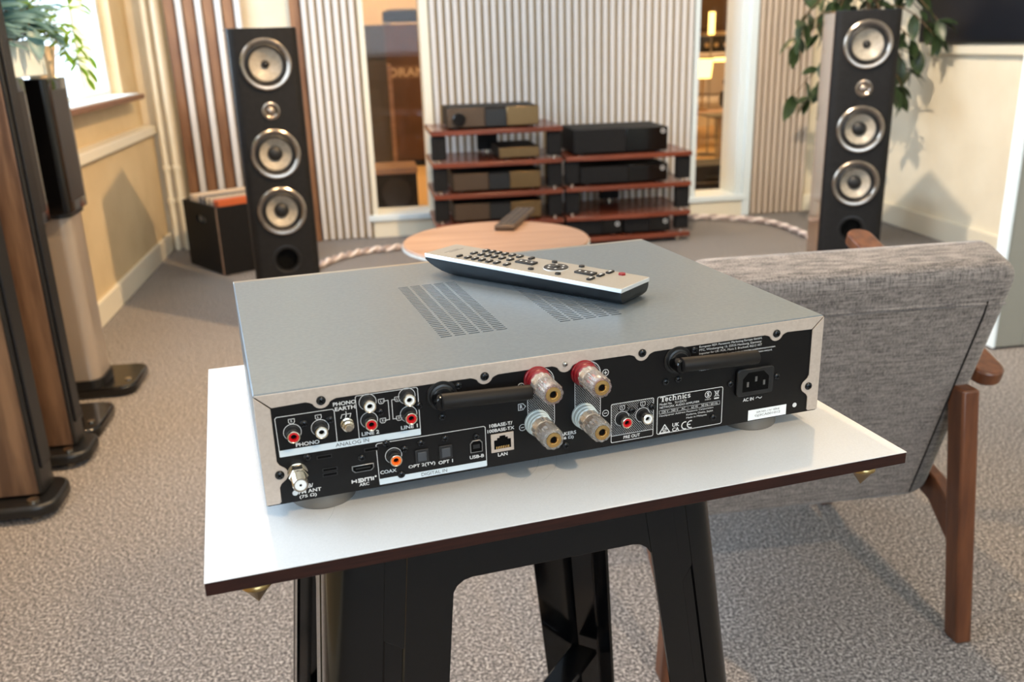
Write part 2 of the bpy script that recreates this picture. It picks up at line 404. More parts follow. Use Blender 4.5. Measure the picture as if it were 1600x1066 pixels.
# open door leaf
d = struct(MB().box(1.862, 1.955, 2.372, 2.414, .008, 2.1).box(2.53, 2.62, 2.372, 2.414, .008, 2.1).box(1.955, 2.53, 2.372, 2.414, .008, .16).box(1.955, 2.53, 2.372, 2.414, 1.98, 2.1).build('door_1', 'door', bevel=.002))
MB().box(1.854, 1.8625, 2.370, 2.4145, .008, 2.1).build('door_edge', 'white', d)
MB().box(1.955, 2.53, 2.39, 2.396, .16, 1.98).build('pane', 'pane', d)
b = MB()
for a in ((1.955, 1.966, .16, 1.98), (2.519, 2.53, .16, 1.98), (1.966, 2.519, .16, .171), (1.966, 2.519, 1.969, 1.98)): b.box(a[0], a[1], 2.366, 2.372, a[2], a[3])
b.build('glazing_bead', 'white', d)
MB().box(1.850, 1.8545, 2.383, 2.402, .93, .99).build('latch_plate', 'tin', d)
MB().cyl((1.854, 2.392, .955), (1.842, 2.392, .955), .007).build('latch', 'tin', d)
b = MB(); b.cyl((1.905, 2.372, .93), (1.905, 2.325, .93), .009); b.cyl((1.905, 2.33, .93), (2.02, 2.33, .93), .009); b.build('handle', 'tin', d)
# wall screen
t = thing('wall_screen', (XR, 3.62, .885), 'large dark flat screen on the wall above a pale rail', 'screen')
MB().box(-.045, -.002, -.48, .48, 0, .56).build('housing', 'blackp', t, bevel=.004)
MB().box(-.0475, -.0451, -.468, .468, .012, .548).build('display', 'led', t)

# ------------------------------------------------------------------ next room
b = MB(); b.box(-.7, -.6, 4.9, 9.6, 0, ZC); b.box(5.2, 5.3, -3.1, 9.6, 0, ZC); b.box(-.7, 5.3, 9.6, 9.7, 0, ZC)
struct(b.build('wall_far', 'wall')).name = 'wall_next_room'
light('ceiling_spot', 'POINT', (1.6, 6.3, 2.3), (0, 0, 0), 60, WARM, shadow_soft_size=.1)
light('ceiling_spot', 'POINT', (3.4, 7.6, 2.3), (0, 0, 0), 70, WARM, shadow_soft_size=.1)
light('ceiling_spot', 'POINT', (-.2, 8.6, 2.3), (0, 0, 0), 30, WARM, shadow_soft_size=.1)

t = thing('subwoofer', (.15, 5.33, 0), 'black low speaker box with a wooden top behind the narrow opening', 'speaker')
MB().box(-.13, .115, 0, .3, .012, .235).build('cabinet', 'blackm', t, bevel=.004)
MB().box(-.135, .12, -.005, .305, .235, .27).build('wooden_top', 'oak', t, bevel=.003)
MB().lathe([(.085, 0), (.085, .006), (.07, .004), (.03, .001), (0, .003)], (-.008, 0, .125), (0, -1, 0)).build('woofer', 'rubber', t)
for x in (-.1, .09): MB().cyl((x, .03, 0), (x, .03, .012), .012).build('foot', 'rubber', t)
for x in (-.1, .09): MB().cyl((x, .27, 0), (x, .27, .012), .012).build('foot', 'rubber', t)

t = thing('display_cabinet', (.36, 7.5, 0), 'brown cabinet with a pale lettered band across its front', 'cabinet')
MB().box(-.2, .3, 0, .5, .05, 1.1).build('body', 'card', t, bevel=.006)
MB().box(-.18, .28, .02, .48, 0, .05).build('plinth', 'blackm', t)
MB().box(-.2, .3, -.004, 0, .69, .79).build('label_band', mat('band', (112, 88, 70), .6), t)
DISPLAY_CAB = t

t = thing('tall_cabinet', (.11, 6.5, 0), 'tall grey-brown cabinet with a light wood edge seen through the narrow opening', 'cabinet')
MB().box(-.11, .055, 0, .4, .0, 1.08).build('body', 'grey', t, bevel=.004)
MB().box(.055, .085, 0, .4, 0, .82).build('wood_edge', 'oak', t, bevel=.002)
MB().box(-.10, .05, -.006, 0, .86, .865).build('seam', 'dark', t)

t = thing('turntable', (.40, 7.62, 1.1), 'black turntable with a silver tonearm on top of the brown cabinet', 'turntable')
MB().box(-.21, .21, -.1, .28, .02, .10).build('plinth', 'blackp', t, bevel=.006)
MB().lathe([(0, 0), (.14, 0), (.15, .006), (.15, .016), (0, .016)], (-.03, .09, .10), n=40).build('platter', 'alu', t)
MB().tube([(.17, .2, .13), (.15, .1, .135), (.08, -.02, .13)], .004).build('tonearm', 'chrome', t)
MB().lathe([(0, 0), (.02, 0), (.02, .03), (0, .03)], (.17, .2, .10)).build('tonearm_base', 'alu', t)
for x in (-.18, .18):
    for y in (-.07, .25): MB().cyl((x, y, 0), (x, y, .02), .022).build('foot', 'alu', t)

# console, amps, lamp etc. through the wide-right opening
t = thing('sideboard', (3.15, 8.45, 0), 'wooden sideboard carrying a tube amplifier in the next room', 'sideboard')
MB().box(-.45, .55, -.25, .25, .72, .76).build('top', 'oak', t, bevel=.003)
MB().box(-.42, .52, -.2, .25, .30, .72).build('cabinet', 'grey', t)
for x in (-.4, .5):
    for y in (-.18, .22): MB().cyl((x, y, 0), (x, y, .30), .012).build('leg', 'tin', t)
t = thing('tube_amplifier', (3.15, 8.35, .76), 'black tube amplifier with round dials on the wooden sideboard', 'amplifier')
MB().box(-.2, .2, -.12, .18, .01, .18).build('chassis', 'blackp', t, bevel=.004)
for k_ in range(4): MB().cyl((-.14 + .09 * k_, -.12, .10), (-.14 + .09 * k_, -.14, .10), .022).build('dial', 'chrome', t)
for x in (-.17, .17): MB().box(x - .02, x + .02, -.08, .14, 0, .01).build('foot', 'rubber', t)
t = thing('wall_cupboard', (3.42, 9.2, .98), 'dark cupboard hung high on the far wall of the next room', 'cupboard')
MB().box(-.2, .3, 0, .39, 0, .8).build('body', 'card', t, bevel=.004)
MB().box(-.19, .29, -.012, 0, .02, .78).build('door', 'brownm', t, bevel=.002)
t = thing('glass_tube_light', (2.76, 7.22, .0), 'slim glowing glass tube light on a thin stem', 'lamp')
MB().cyl((0, 0, .95), (0, 0, 1.12), .024).build('glass', 'lampglow', t)
MB().cyl((0, 0, .02), (0, 0, .95), .006).build('stem', 'tin', t)
MB().lathe([(0, 0), (.09, 0), (.09, .02), (0, .02)]).build('base', 'tin', t)
t = thing('table_lamp', (2.62, 7.0, .385), 'small lamp with a glowing yellow shade on a round side table', 'lamp')
MB().lathe([(.06, .245), (.075, .385), (.073, .385), (.058, .245)], n=28).build('shade', 'lampglow', t)
MB().lathe([(0, 0), (.05, 0), (.05, .012), (.008, .02), (.008, .30), (0, .30)]).build('base', 'brass', t)
MB().lathe([(0, .29), (.02, .31), (.022, .335), (0, .355)]).build('bulb', 'bulb', t)
t = thing('side_table', (2.64, 6.9, 0), 'round side table with thin metal legs under the glowing lamp', 'table')
MB().lathe([(0, .37), (.22, .37), (.22, .385), (0, .385)], n=32).build('top', 'oak', t)
for k_ in range(3): MB().cyl((.16 * cos(k_ * 2.1 + .6), .16 * sin(k_ * 2.1 + .6), 0), (.12 * cos(k_ * 2.1 + .6), .12 * sin(k_ * 2.1 + .6), .37), .008).build('leg', 'tin', t)
t = thing('strip_lamp', (2.96, 7.3, .72), 'glowing horizontal strip lamp beside the yellow shade', 'lamp')
MB().box(-.14, .16, -.012, .012, .02, .05).build('diffuser', 'lampglow', t, bevel=.005)
MB().cyl((.0, .02, -.72), (.0, .02, .05), .008).build('stem', 'tin', t)
MB().lathe([(0, 0), (.08, 0), (.08, .015), (0, .015)], (0, .02, -.72)).build('base', 'tin', t)
t = thing('desk_table', (2.72, 6.35, 0), 'small dark table with thin legs holding black headphones', 'table')
MB().box(-.28, .2, -.12, .2, .385, .40).build('top', 'grey', t, bevel=.002)
for x in (-.12, .1):
    for y in (-.1, .18): MB().cyl((x, y, 0), (x, y, .385), .008).build('leg', 'tin', t)
t = thing('headphone_stand', (2.64, 6.38, .40), 'black headphones hung on a stand on the small dark table', 'headphones')
MB().tube([(-.07, 0, .14), (-.085, 0, .22), (-.05, 0, .30), (0, 0, .325), (.05, 0, .30), (.085, 0, .22), (.07, 0, .14)], .02).build('headband', 'blackp', t)
for x in (-.075, .075): MB().lathe([(0, -.03), (.055, -.03), (.065, 0), (.055, .03), (0, .03)], (x, 0, .11), (1, 0, 0)).build('ear_cup', 'rubber', t)
MB().cyl((0, 0, 0), (0, 0, .31), .01).build('post', 'tin', t)
MB().lathe([(0, 0), (.08, 0), (.08, .02), (0, .02)]).build('base', 'tin', t)
t = thing('black_case', (2.05, 5.22, 0), 'flat black case on the floor behind the pale window frame', 'case')
MB().box(-.17, .16, 0, .3, .012, .205).build('shell', 'blackm', t, bevel=.012)
MB().tube([(-.06, -.002, .13), (-.06, -.025, .14), (.04, -.025, .14), (.04, -.002, .13)], .006).build('handle', 'rubber', t)
MB().box(-.17, .16, -.003, 0, .10, .104).build('seam', 'tin', t)
for x in (-.13, .12):
    for y in (.03, .27): MB().cyl((x, y, 0), (x, y, .012), .012).build('foot', 'rubber', t)
t = thing('lounge_chair', (2.95, 7.8, 0), 'pale lounge chair with slanted wooden legs in the next room', 'chair')
MB().box(-.28, .28, -.25, .25, .33, .43).build('seat', 'paper', t, bevel=.03)
MB().box(-.28, .28, .2, .30, .43, .80).build('backrest', 'paper', t, bevel=.03)
for x in (-.22, .22):
    for y in (-.2, .22): MB().cyl((x * 1.25, y * 1.2, 0), (x, y, .33), .014, .018).build('leg', 'oak', t)

# ------------------------------------------------------------------ floor-standing speakers
def tower(name, loc, rz, label):
    t = thing(name, loc, label, 'speaker', rz)
    w, h, d_ = .111, 1.015, .34
    # walnut sides with taper, dark bevelled front section
    b = MB(); pl = [(-w, .028), (w, .028), (w - .012, d_), (-w + .012, d_)]; b.prism(pl, .035, h, 'z')
    b.build('cabinet', 'walnutg', t, bevel=.003)
    fr_ = [(-w, .028), (-w + .004, .012), (-w + .016, .002), (-w + .024, 0), (w - .024, 0), (w - .016, .002), (w - .004, .012), (w, .028)]
    bf = MB().prism(fr_, .035, h + .002, 'z').build('baffle', 'blackm', t)
    cut(bf, MB().cyl((0, .022, .905), (0, -.02, .905), .0665, n=40).cyl((0, .022, .617), (0, -.02, .617), .0665, n=40).cyl((0, .022, .425), (0, -.02, .425), .0665, n=40).cyl((0, .02, .256), (0, -.02, .256), .0375, n=36).cyl((0, .01, .757), (0, -.02, .757), .0225, n=32))
    MB().box(-w + .002, w - .002, .03, d_ - .01, h, h + .003).build('top_panel', 'black', t)
    MB().box(-w - .03, w + .03, -.02, d_ + .03, .012, .034).build('base', 'black', t, bevel=.004)
    for x in (-w - .01, w + .01):
        for y in (.0, d_ + .01): MB().cyl((x, y, 0), (x, y, .012), .014).build('foot', 'rubber', t)
    for z, kind in ((.905, 0), (.617, 1), (.425, 1)):
        o = MB().lathe([(.066, .004), (.066, .007), (.070, .011), (.077, .012), (.082, .009), (.083, 0)], (0, 0, z), (0, -1, 0), 40).build('driver_ring', 'ring', t)
        MB().lathe([(.066, .005), (.063, .0055), (.058, .009), (.053, .006), (.052, .002)], (0, 0, z), (0, -1, 0), 40).build('surround', 'rubber', o)
        if kind: MB().lathe([(.053, .003), (.045, -.004), (.035, -.012), (.024, -.018)], (0, 0, z), (0, -1, 0), 40).build('cone', 'cone', o); MB().lathe([(.025, -.018), (.023, -.010), (.016, -.004), (0, -.001)], (0, 0, z), (0, -1, 0), 32).build('dust_cap', 'rubber', o)
        else: MB().lathe([(.055, .003), (.045, -.005), (.03, -.013), (.012, -.02)], (0, 0, z), (0, -1, 0), 40).build('cone', 'cone', o); MB().lathe([(.013, -.02), (.012, -.012), (.006, -.006), (0, -.003)], (0, 0, z), (0, -1, 0), 24).build('phase_plug', 'rubber', o)
    o = MB().lathe([(.0215, .002), (.024, .007), (.029, .006), (.031, 0)], (0, 0, .757), (0, -1, 0), 32).build('tweeter_ring', 'ring', t)
    MB().lathe([(.0225, .002), (.016, -.002), (.014, .001), (.009, .004), (0, .006)], (0, 0, .757), (0, -1, 0), 32).build('tweeter_dome', 'tweet', o)
    MB().lathe([(.050, .0015), (.046, .002), (.040, -.004), (.037, -.010)], (0, 0, .256), (0, -1, 0), 36).build('port_flare', 'blackp', t)
    MB().lathe([(.0370, .0), (.0365, -.0195), (0, -.0195)], (0, 0, .256), (0, -1, 0), 36).build('port_opening', 'dark', t)
    MB().box(-.035, .035, -.001, 0, .10, .112).build('badge', 'blackp', t)
    return t
tower('floor_speaker', (-.31, 3.15, 0), radians(10), 'black-fronted tower speaker beside the wooden battens and record box')
tower('floor_speaker', (1.735, 3.05, 0), radians(-18), 'tower speaker with walnut side standing in front of the leafy plant')

def slim_tower(x1, y0, y1, label):
    t = thing('wooden_speaker', (x1, (y0 + y1) / 2, 0), label, 'speaker', group=None)
    yw = (y1 - y0) / 2
    MB().box(-.24, -.008, -yw, yw, .045, 1.16).build('cabinet', 'walnut', t, bevel=.002)
    MB().prism([(-.0075, -yw), (-.004, -yw), (-.001, -yw + .004), (0, -yw + .010), (0, yw - .010), (-.001, yw - .004), (-.004, yw), (-.0075, yw)], .045, 1.16, 'z').build('baffle', 'blackp', t)
    MB().prism(rrect(-.27, .035, -yw - .05, yw + .025, .05, 6), .012, .040, 'z').build('base', 'blackp', t, bevel=.008, seg=3)
    for x in (-.22, -.015):
        for y in (-yw - .02, yw + .0): MB().cyl((x, y, .0), (x, y, .045), .012).build('spike', 'chrome', t)
    MB().box(0, .006, -yw + .012, yw - .012, .10, 1.15).build('front_grille', 'rubber', t, bevel=.002)
    return t
slim_tower(-.762, 1.905, 1.985, 'tall wooden speaker at the edge of the view, nearest to the camera')
slim_tower(-.765, 2.165, 2.235, 'tall wooden speaker between the nearest wooden one and the black speakers on stands')

def book_speaker(y0, y1, z0, z1, lab, slab, bx):
    t = thing('speaker_stand', (-.82, (y0 + y1) / 2, 0), slab, 'speaker stand', group=None)
    yw = (y1 - y0) / 2
    MB().prism(rrect(-.16, .0, -yw + .025, yw - .02, .035, 6), .035, z0 - .012, 'z').build('column', 'stand', t)
    MB().prism(rrect(-.17, .004, -yw + .01, yw - .01, .03, 6), z0 - .012, z0 - .0005, 'z').build('top_plate', 'blackp', t)
    MB().prism(rrect(-.165, .006, -yw + .018, yw - .014, .035, 6), .033, .06, 'z').build('collar', 'blackp', t)
    MB().prism(rrect(-.19, bx, -yw + .025, yw + .06, .045, 6), .004, .033, 'z').build('base', 'black', t, bevel=.006, seg=2)
    MB().lathe([(.006, 0), (.009, 0), (.009, .003), (0, .003)], (bx - .03, 0, .033)).build('spike_cap', 'chrome', t)
    t = thing('bookshelf_speaker', (-.809, (y0 + y1) / 2, z0), lab, 'speaker', group=None)
    h = z1 - z0
    MB().prism(rrect(-.22, 0, -yw, yw, .018, 5), 0, h, 'z').build('cabinet', 'black', t, bevel=.003)
    MB().box(0, .0012, -yw + .03, yw - .03, .03, h - .03).build('front_panel', 'blackp', t, bevel=.0005)
book_speaker(2.25, 2.43, .555, .905, 'glossy black bookshelf speaker under the white planter box', 'grey column stand holding the speaker under the white planter', .07)
book_speaker(2.57, 2.75, .545, .897, 'glossy black bookshelf speaker closest to the radiator panel', 'grey column stand closest to the radiator panel', .09)

# ------------------------------------------------------------------ equipment racks
def rack(x0, x1, tops, label, grp):
    cx = (x0 + x1) / 2; w = (x1 - x0) / 2
    t = thing('equipment_rack', (cx, 4.15, 0), label, 'rack', group=grp)
    for k_, z in enumerate(tops):
        poly = [(-w, 0), (-w * .5, -.012), (0, -.016), (w * .5, -.012), (w, 0), (w, .42), (-w, .42)]
        MB().prism(poly, z - .022, z, 'z').build('shelf', 'cherry', t, bevel=.003)
        if k_ < len(tops) - 1:
            zl, zh = tops[k_ + 1], z - .022
            for x in (-w + .035, w - .035):
                o = MB().box(x - .034, x + .034, .02, .06, zl + .012, zh - .004).build('pillar', 'blackm', t, bevel=.006)
                MB().cyl((x, .04, zl), (x, .04, zl + .012), .010).build('spike', 'chrome', o)
            o = MB().box(-.05, .05, .36, .40, zl + .012, zh - .004).build('pillar', 'blackm', t, bevel=.006)
            MB().cyl((0, .38, zl), (0, .38, zl + .012), .010).build('spike', 'chrome', o)
    for x, y in ((-w + .05, .04), (w - .05, .04), (0, .38)): MB().cyl((x, y, 0), (x, y, tops[-1] - .022), .016).build('foot', 'chrome', t)
    return t
rack(.280, .888, (.575, .430, .287, .147, .045), 'cherry wood rack with five shelves, the taller of the two', None)
rack(.902, 1.515, (.432, .289, .150, .045), 'cherry wood rack with four shelves, the lower of the two', None)

def deck(x0, x1, z, h, label, kind, y=4.17, d_=.30, grp=None):
    cx = (x0 + x1) / 2; w = (x1 - x0) / 2
    t = thing('hifi_component', (cx, y, z), label, 'hi-fi unit', group=grp)
    for x in (-w + .04, w - .04):
        for yy in (.04, d_ - .04): MB().cyl((x, yy, 0), (x, yy, .008), .016).build('foot', 'rubber', t)
    MB().box(-w, w, .012, d_, .008, h).build('case', 'blackm', t, bevel=.003)
    if kind == 'bronze':
        MB().box(-w, -.04, 0, .012, .010, h).build('front_plate', 'brownm', t, bevel=.004)
        MB().box(-.04, .06, .004, .012, .010, h - .008).build('display', 'blackp', t, bevel=.002)
        MB().box(.06, w, 0, .012, .010, h).build('front_plate', 'bronze', t, bevel=.004)
    elif kind == 'small':
        MB().box(-w, w, 0, .012, .010, h).build('front_plate', 'bronze', t, bevel=.003)
    else:
        MB().box(-w, w * .1, 0, .012, .010, h).build('front_plate', 'blackm', t, bevel=.003)
        MB().box(w * .1, w, 0, .012, .010, h).build('front_plate', 'black', t, bevel=.003)
        MB().lathe([(.006, 0), (.011, 0), (.011, .002), (.006, .002)], (w - .025, 0, h - .02), (0, -1, 0)).build('logo_ring', 'alub', t)
    return t
t = deck(.362, .782, .575, .095, 'bronze-fronted amplifier with a round black knob on the top shelf', 'bronze')
MB().lathe([(0, 0), (.030, 0), (.030, .028), (.026, .031), (0, .031)], (-.16, 0, .048), (0, -1, 0), 32).build('volume_knob', 'black', t)
deck(.592, .780, .430, .056, 'small half-width bronze unit on the second shelf', 'small')
deck(.372, .785, .287, .090, 'bronze-fronted unit on the third shelf of the taller rack', 'bronze')
deck(.372, .785, .147, .090, 'bronze-fronted unit on the fourth shelf of the taller rack', 'bronze')
deck(.945, 1.398, .432, .118, 'large black component on the top shelf of the lower rack', 'black')
deck(.975, 1.40, .289, .088, 'black component on the second shelf of the lower rack', 'black')
deck(.96, 1.18, .045, .075, 'narrow black component at the bottom of the lower rack, beside the wider one', 'black')
deck(1.19, 1.42, .045, .075, 'black component at the bottom of the lower rack, at its outer end', 'black')
random.seed(3)
for lab, pts, r in (('tangle of pale cables hanging behind the lower rack', [(1.0, 4.60, .34), (1.03, 4.61, .2), (1.0, 4.60, .1), (1.05, 4.61, .02)], .006),
                    ('pale cable looping beside the black component on the second shelf', [(1.06, 4.60, .38), (1.12, 4.61, .26), (1.2, 4.60, .32), (1.22, 4.61, .05), (1.25, 4.6, .012)], .005)):
    P = []
    for i in range(len(pts) - 1):
        for k_ in range(6): P.append(Vector(pts[i]).lerp(Vector(pts[i + 1]), k_ / 6))
    tag(MB().tube(P + [pts[-1]], r).build('cable', 'cable'), lab, 'cable')

def braid(pts, lab):
    # smooth path, two twisted strands
    P = [Vector(p) for p in pts]; C_ = []
    for i in range(len(P) - 1):
        p0 = P[max(i - 1, 0)]; p1 = P[i]; p2 = P[i + 1]; p3 = P[min(i + 2, len(P) - 1)]
        for k_ in range(24):
            u = k_ / 24; C_.append(.5 * ((2 * p1) + (-p0 + p2) * u + (2 * p0 - 5 * p1 + 4 * p2 - p3) * u * u + (-p0 + 3 * p1 - 3 * p2 + p3) * u ** 3))
    b = MB(); dist = 0; A = []; B = []
    for i, p in enumerate(C_):
        if i: dist += (p - C_[i - 1]).length
        t_ = (C_[min(i + 1, len(C_) - 1)] - C_[max(i - 1, 0)]).normalized(); n_ = t_.cross(Vector((0, 0, 1))).normalized(); a = dist / .10 * 2 * pi
        off = n_ * cos(a) * .008 + Vector((0, 0, 1)) * sin(a) * .008
        A.append(p + off); B.append(p - off)
    b.tube(A, .0085, 7, mi=0); b.tube(B, .0085, 7, mi=1)
    tag(b.build('speaker_cable', ['cable', 'cableb']), lab, 'cable')
z = .018
braid([(-.33, 3.62, z), (-.30, 3.95, z), (-.20, 4.17, z), (-.05, 4.30, z), (.08, 4.33, z), (.19, 4.42, z), (.24, 4.62, z)], 'pale braided cable lying on the carpet beside the record-box speaker')
braid([(1.54, 4.64, z), (1.72, 4.63, z), (1.90, 4.53, z), (2.02, 4.40, z), (2.06, 4.15, z), (2.03, 3.85, z), (1.96, 3.58, z)], 'pale braided cable curving over the carpet to the walnut-sided speaker')

# ------------------------------------------------------------------ record box
ra = radians(33)
t = thing('record_box', (-.673, 4.034, 0), 'black plywood record box with a handle hole beside the tower speaker', 'box', ra)
Hh = .305; s_ = .36; th = .012
MB().box(0, s_, 0, th, .004, Hh).build('side_panel', 'blackm', t, bevel=.001)
MB().box(0, s_, s_ - th, s_, .004, Hh).build('side_panel', 'blackm', t, bevel=.001)
pf = MB().box(.001, .001 + th, th, s_ - th, .004, Hh).build('handle_panel', 'blackm', t)
cut(pf, MB().prism(rrect(.13, .23, Hh - .085, Hh - .055, .014, 5), -.01, .03, 'x'))
MB().box(s_ - th, s_, th, s_ - th, .004, Hh).build('side_panel', 'blackm', t, bevel=.001)
MB().box(th, s_ - th, th, s_ - th, .004, .014).build('bottom', 'blackm', t)
MB().box(-.0015, .0, .0, th, .004, Hh).build('plywood_edge', 'oak', t)
for x in (.02, s_ - .02):
    for y in (.02, s_ - .02): MB().cyl((x, y, 0), (x, y, .004), .012).build('foot', 'rubber', t)
y = .022; k_ = 0; R_ = Matrix.Rotation(ra, 4, 'Z')
while y < .335:
    d_ = random.choice((.004, .0045, .006)); mk = 'orangep' if k_ < 4 else random.choice(('paper', 'paperd', 'paper', 'terra'))
    b = MB(); b.box(-.157, .157, -d_ / 2, d_ / 2, 0, .315)
    o = b.build('record_sleeve', mk, bevel=.0008, seg=1)
    pos = R_ @ Vector((.18, y, 0)); o.location = (-.673 + pos.x, 4.034 + pos.y, .015)
    o.rotation_euler = (0, 0, ra)
    if mk == 'orangep': tag(o, 'orange record sleeve among the front ones in the black record box', 'record', 'orange records in the black box')
    elif mk == 'paperd': tag(o, 'dark record sleeve standing in the black record box', 'record', 'dark records in the black box')
    elif mk == 'paper': tag(o, 'grey record sleeve standing in the black record box', 'record', 'grey records in the black box')
    else: tag(o, 'cream record sleeve standing in the black record box', 'record', 'cream records in the black box')
    y += d_ + random.choice((.004, .008, .014)); k_ += 1

# ------------------------------------------------------------------ round side table and remote
t = thing('round_table', (.318, 2.36, 0), 'low round table with an oak top holding the dark remote', 'table')
MB().lathe([(0, .432), (.240, .432), (.250, .440), (.250, .447), (.247, .45), (0, .45)], n=64).build('tabletop', 'oak', t)
MB().lathe([(.2505, .4385), (.2515, .4385), (.2515, .4445), (.2505, .4445)], n=64).build('rim', 'white', t)  # white band painting in the pale reflection along the table edge
for k_ in range(3):
    a = 2.1 * k_ + .5; MB().cyl((.20 * cos(a), .20 * sin(a), 0), (.14 * cos(a), .14 * sin(a), .432), .011, .016).build('leg', 'oak', t)
t = thing('dark_remote', (.355, 2.455, .45), 'dark remote with domed buttons lying on the round oak table', 'remote', radians(-22))
MB().box(-.029, .029, 0, .285, .002, .017).build('body', 'brownm', t, bevel=.004)
for i in range(3):
    for j in range(8): MB().lathe([(.0065, 0), (.0055, .002), (0, .003)], (-.017 + .017 * i, .03 + .032 * j, .017), n=10).build('button', 'blackp', t)
for yy in (.03, .25): MB().cyl((0, yy, 0), (0, yy, .002), .012).build('foot', 'rubber', t)

# ------------------------------------------------------------------ foliage
def leaf_mesh(name, L_, w, mk, curl=.12):
    n = 5; vs = []; fs = []
    for i in range(n + 1):
        u = i / n; hw = w / 2 * sin(pi * min(1, u * .94 + .06)) ** .8 if i < n else 0
        z_ = -curl * L_ * u * u
        vs += [(-hw, u * L_, z_ + hw * .25), (0, u * L_, z_), (hw, u * L_, z_ + hw * .25)]
    for i in range(n):
        a = 3 * i; fs += [(a, a + 1, a + 4, a + 3), (a + 1, a + 2, a + 5, a + 4)]
    me = bpy.data.meshes.new(name); me.from_pydata(vs, [], fs); me.materials.append(M[mk]); me.shade_smooth(); return me
LM = {k_: leaf_mesh('leaf', *a) for k_, a in {'lime': (.05, .018, 'leafy'), 'blue': (.055, .026, 'leafb'), 'dark': (.135, .064, 'leafd', .3), 'mid': (.115, .052, 'leafd', .2)}.items()}
def put_leaf(parent, kind, p, d_, roll_, s_=1):
    o = bpy.data.objects.new('leaf', LM[kind]); COL.objects.link(o); o.parent = parent
    q = Vector(d_).normalized().to_track_quat('Y', 'Z') @ Quaternion((0, 1, 0), roll_)
    o.location = p; o.rotation_mode = 'QUATERNION'; o.rotation_quaternion = q; o.scale = (s_, s_, s_)
random.seed(11)
t = thing('window_plant', (-.87, 2.42, .905), 'white planter box of ferny blue-green and lime foliage on the black speaker', 'plant')
b = MB(); x0, x1, y0, y1, h = -.06, .045, -.15, .23, .085
b.box(x0, x1, y0, y0 + .006, .0, h); b.box(x0, x1, y1 - .006, y1, 0, h); b.box(x0, x0 + .006, y0 + .006, y1 - .006, 0, h); b.box(x1 - .006, x1, y0 + .006, y1 - .006, 0, h); b.box(x0 + .006, x1 - .006, y0 + .006, y1 - .006, 0, .006)
b.build('planter', 'white', t, bevel=.002)
MB().box(x0 + .007, x1 - .007, y0 + .007, y1 - .007, .006, h - .012).build('soil', 'soil', t)
def frond(parent, base, tip, sag, kind, n, s_=1, stem='bark'):
    B_ = Vector(base); T_ = Vector(tip); pts = []
    for i in range(13):
        u = i / 12; p = B_.lerp(T_, u); p.z += sag * sin(pi * u * .9) ; pts.append(p)
    MB().tube(pts, [.0022 * (1 - .7 * i / 12) for i in range(13)], 5).build('stem', stem, parent)
    for i in range(n):
        u = .22 + .78 * i / n; j = min(int(u * 12), 11); p = pts[j].lerp(pts[j + 1], u * 12 - j); tg = (pts[j + 1] - pts[j]).normalized()
        side = tg.cross(Vector((0, 0, 1)));
        if side.length < .1: side = Vector((1, 0, 0))
        side.normalize()
        for sg in (-1, 1):
            d_ = side * sg + tg * .55 + Vector((0, 0, random.uniform(-.35, .15)))
            put_leaf(parent, kind, p, d_, random.uniform(-.4, .4), s_ * random.uniform(.8, 1.15) * (1.1 - .35 * u))
    put_leaf(parent, kind, pts[-1], pts[-1] - pts[-2], 0, s_)
for k_ in range(12):
    a = random.uniform(-.3, 2.2)
    frond(t, (random.uniform(-.03, .03), random.uniform(.02, .14), .06), (.02 + .15 * cos(a) * random.uniform(.5, 1), .18 + .22 * abs(sin(a)), random.uniform(-.05, .20)), random.uniform(.06, .12), 'lime', 7, 1.0)
for k_ in range(26):
    frond(t, (random.uniform(-.04, .04), random.uniform(-.12, .12), .06), (random.uniform(-.12, .12), random.uniform(-.26, .28), random.uniform(.06, .34)), random.uniform(.02, .08), 'blue', 6, 1.5)
t = thing('small_plant_pot', (-.86, 2.715, .897), 'small cream pot standing beside the white planter box', 'pot')
MB().lathe([(0, 0), (.032, 0), (.043, .07), (.045, .07), (.045, .082), (.039, .082), (.036, .06), (0, .058)], n=28).build('pot', 'terra', t)
MB().lathe([(0, .0585), (.034, .0605), (0, .066)], n=20).build('soil', 'soil', t)
frond(t, (0, 0, .06), (.08, .16, .16), .06, 'lime', 7, 1); frond(t, (0, 0, .06), (.07, .22, .02), .1, 'lime', 8, 1); frond(t, (0, 0, .06), (-.03, .2, .24), .04, 'lime', 6, 1)
t = thing('glowing_lamp', (-1.05, 3.38, .779), 'small glowing yellow lamp on the window sill behind the hanging fern', 'lamp')
MB().lathe([(0, 0), (.028, 0), (.028, .012), (.01, .018), (0, .018)], n=24).build('base', 'brass', t)
MB().lathe([(.012, .018), (.034, .04), (.040, .07), (.030, .105), (.0, .118)], n=24).build('globe', 'bulb', t)

random.seed(5)
t = thing('ficus_plant', (2.24, 3.95, 0), 'tall dark green leafy plant behind the walnut-sided speaker', 'plant')
MB().lathe([(0, 0), (.10, 0), (.13, .24), (.135, .24), (.135, .26), (.12, .26), (.115, .22), (0, .215)], n=32).build('pot', 'terra', t)
MB().lathe([(0, .216), (.113, .218), (0, .23)], n=24).build('soil', 'soil', t)
tr_ = [(0, 0, .22), (-.01, .01, .5), (.01, -.01, .8), (-.01, 0, 1.1), (0, .01, 1.4)]
MB().tube(tr_, [.014, .013, .012, .01, .006]).build('trunk', 'bark', t)
tips = [(random.uniform(-.34, -.14), random.uniform(-.16, .10), random.uniform(.62, 1.02)) for _ in range(14)]
tips += [(random.uniform(.04, .27), random.uniform(-.16, .10), random.uniform(.66, 1.0)) for _ in range(18)]
tips += [(random.uniform(-.25, .22), random.uniform(-.15, .15), random.uniform(1.02, 1.3)) for _ in range(10)]
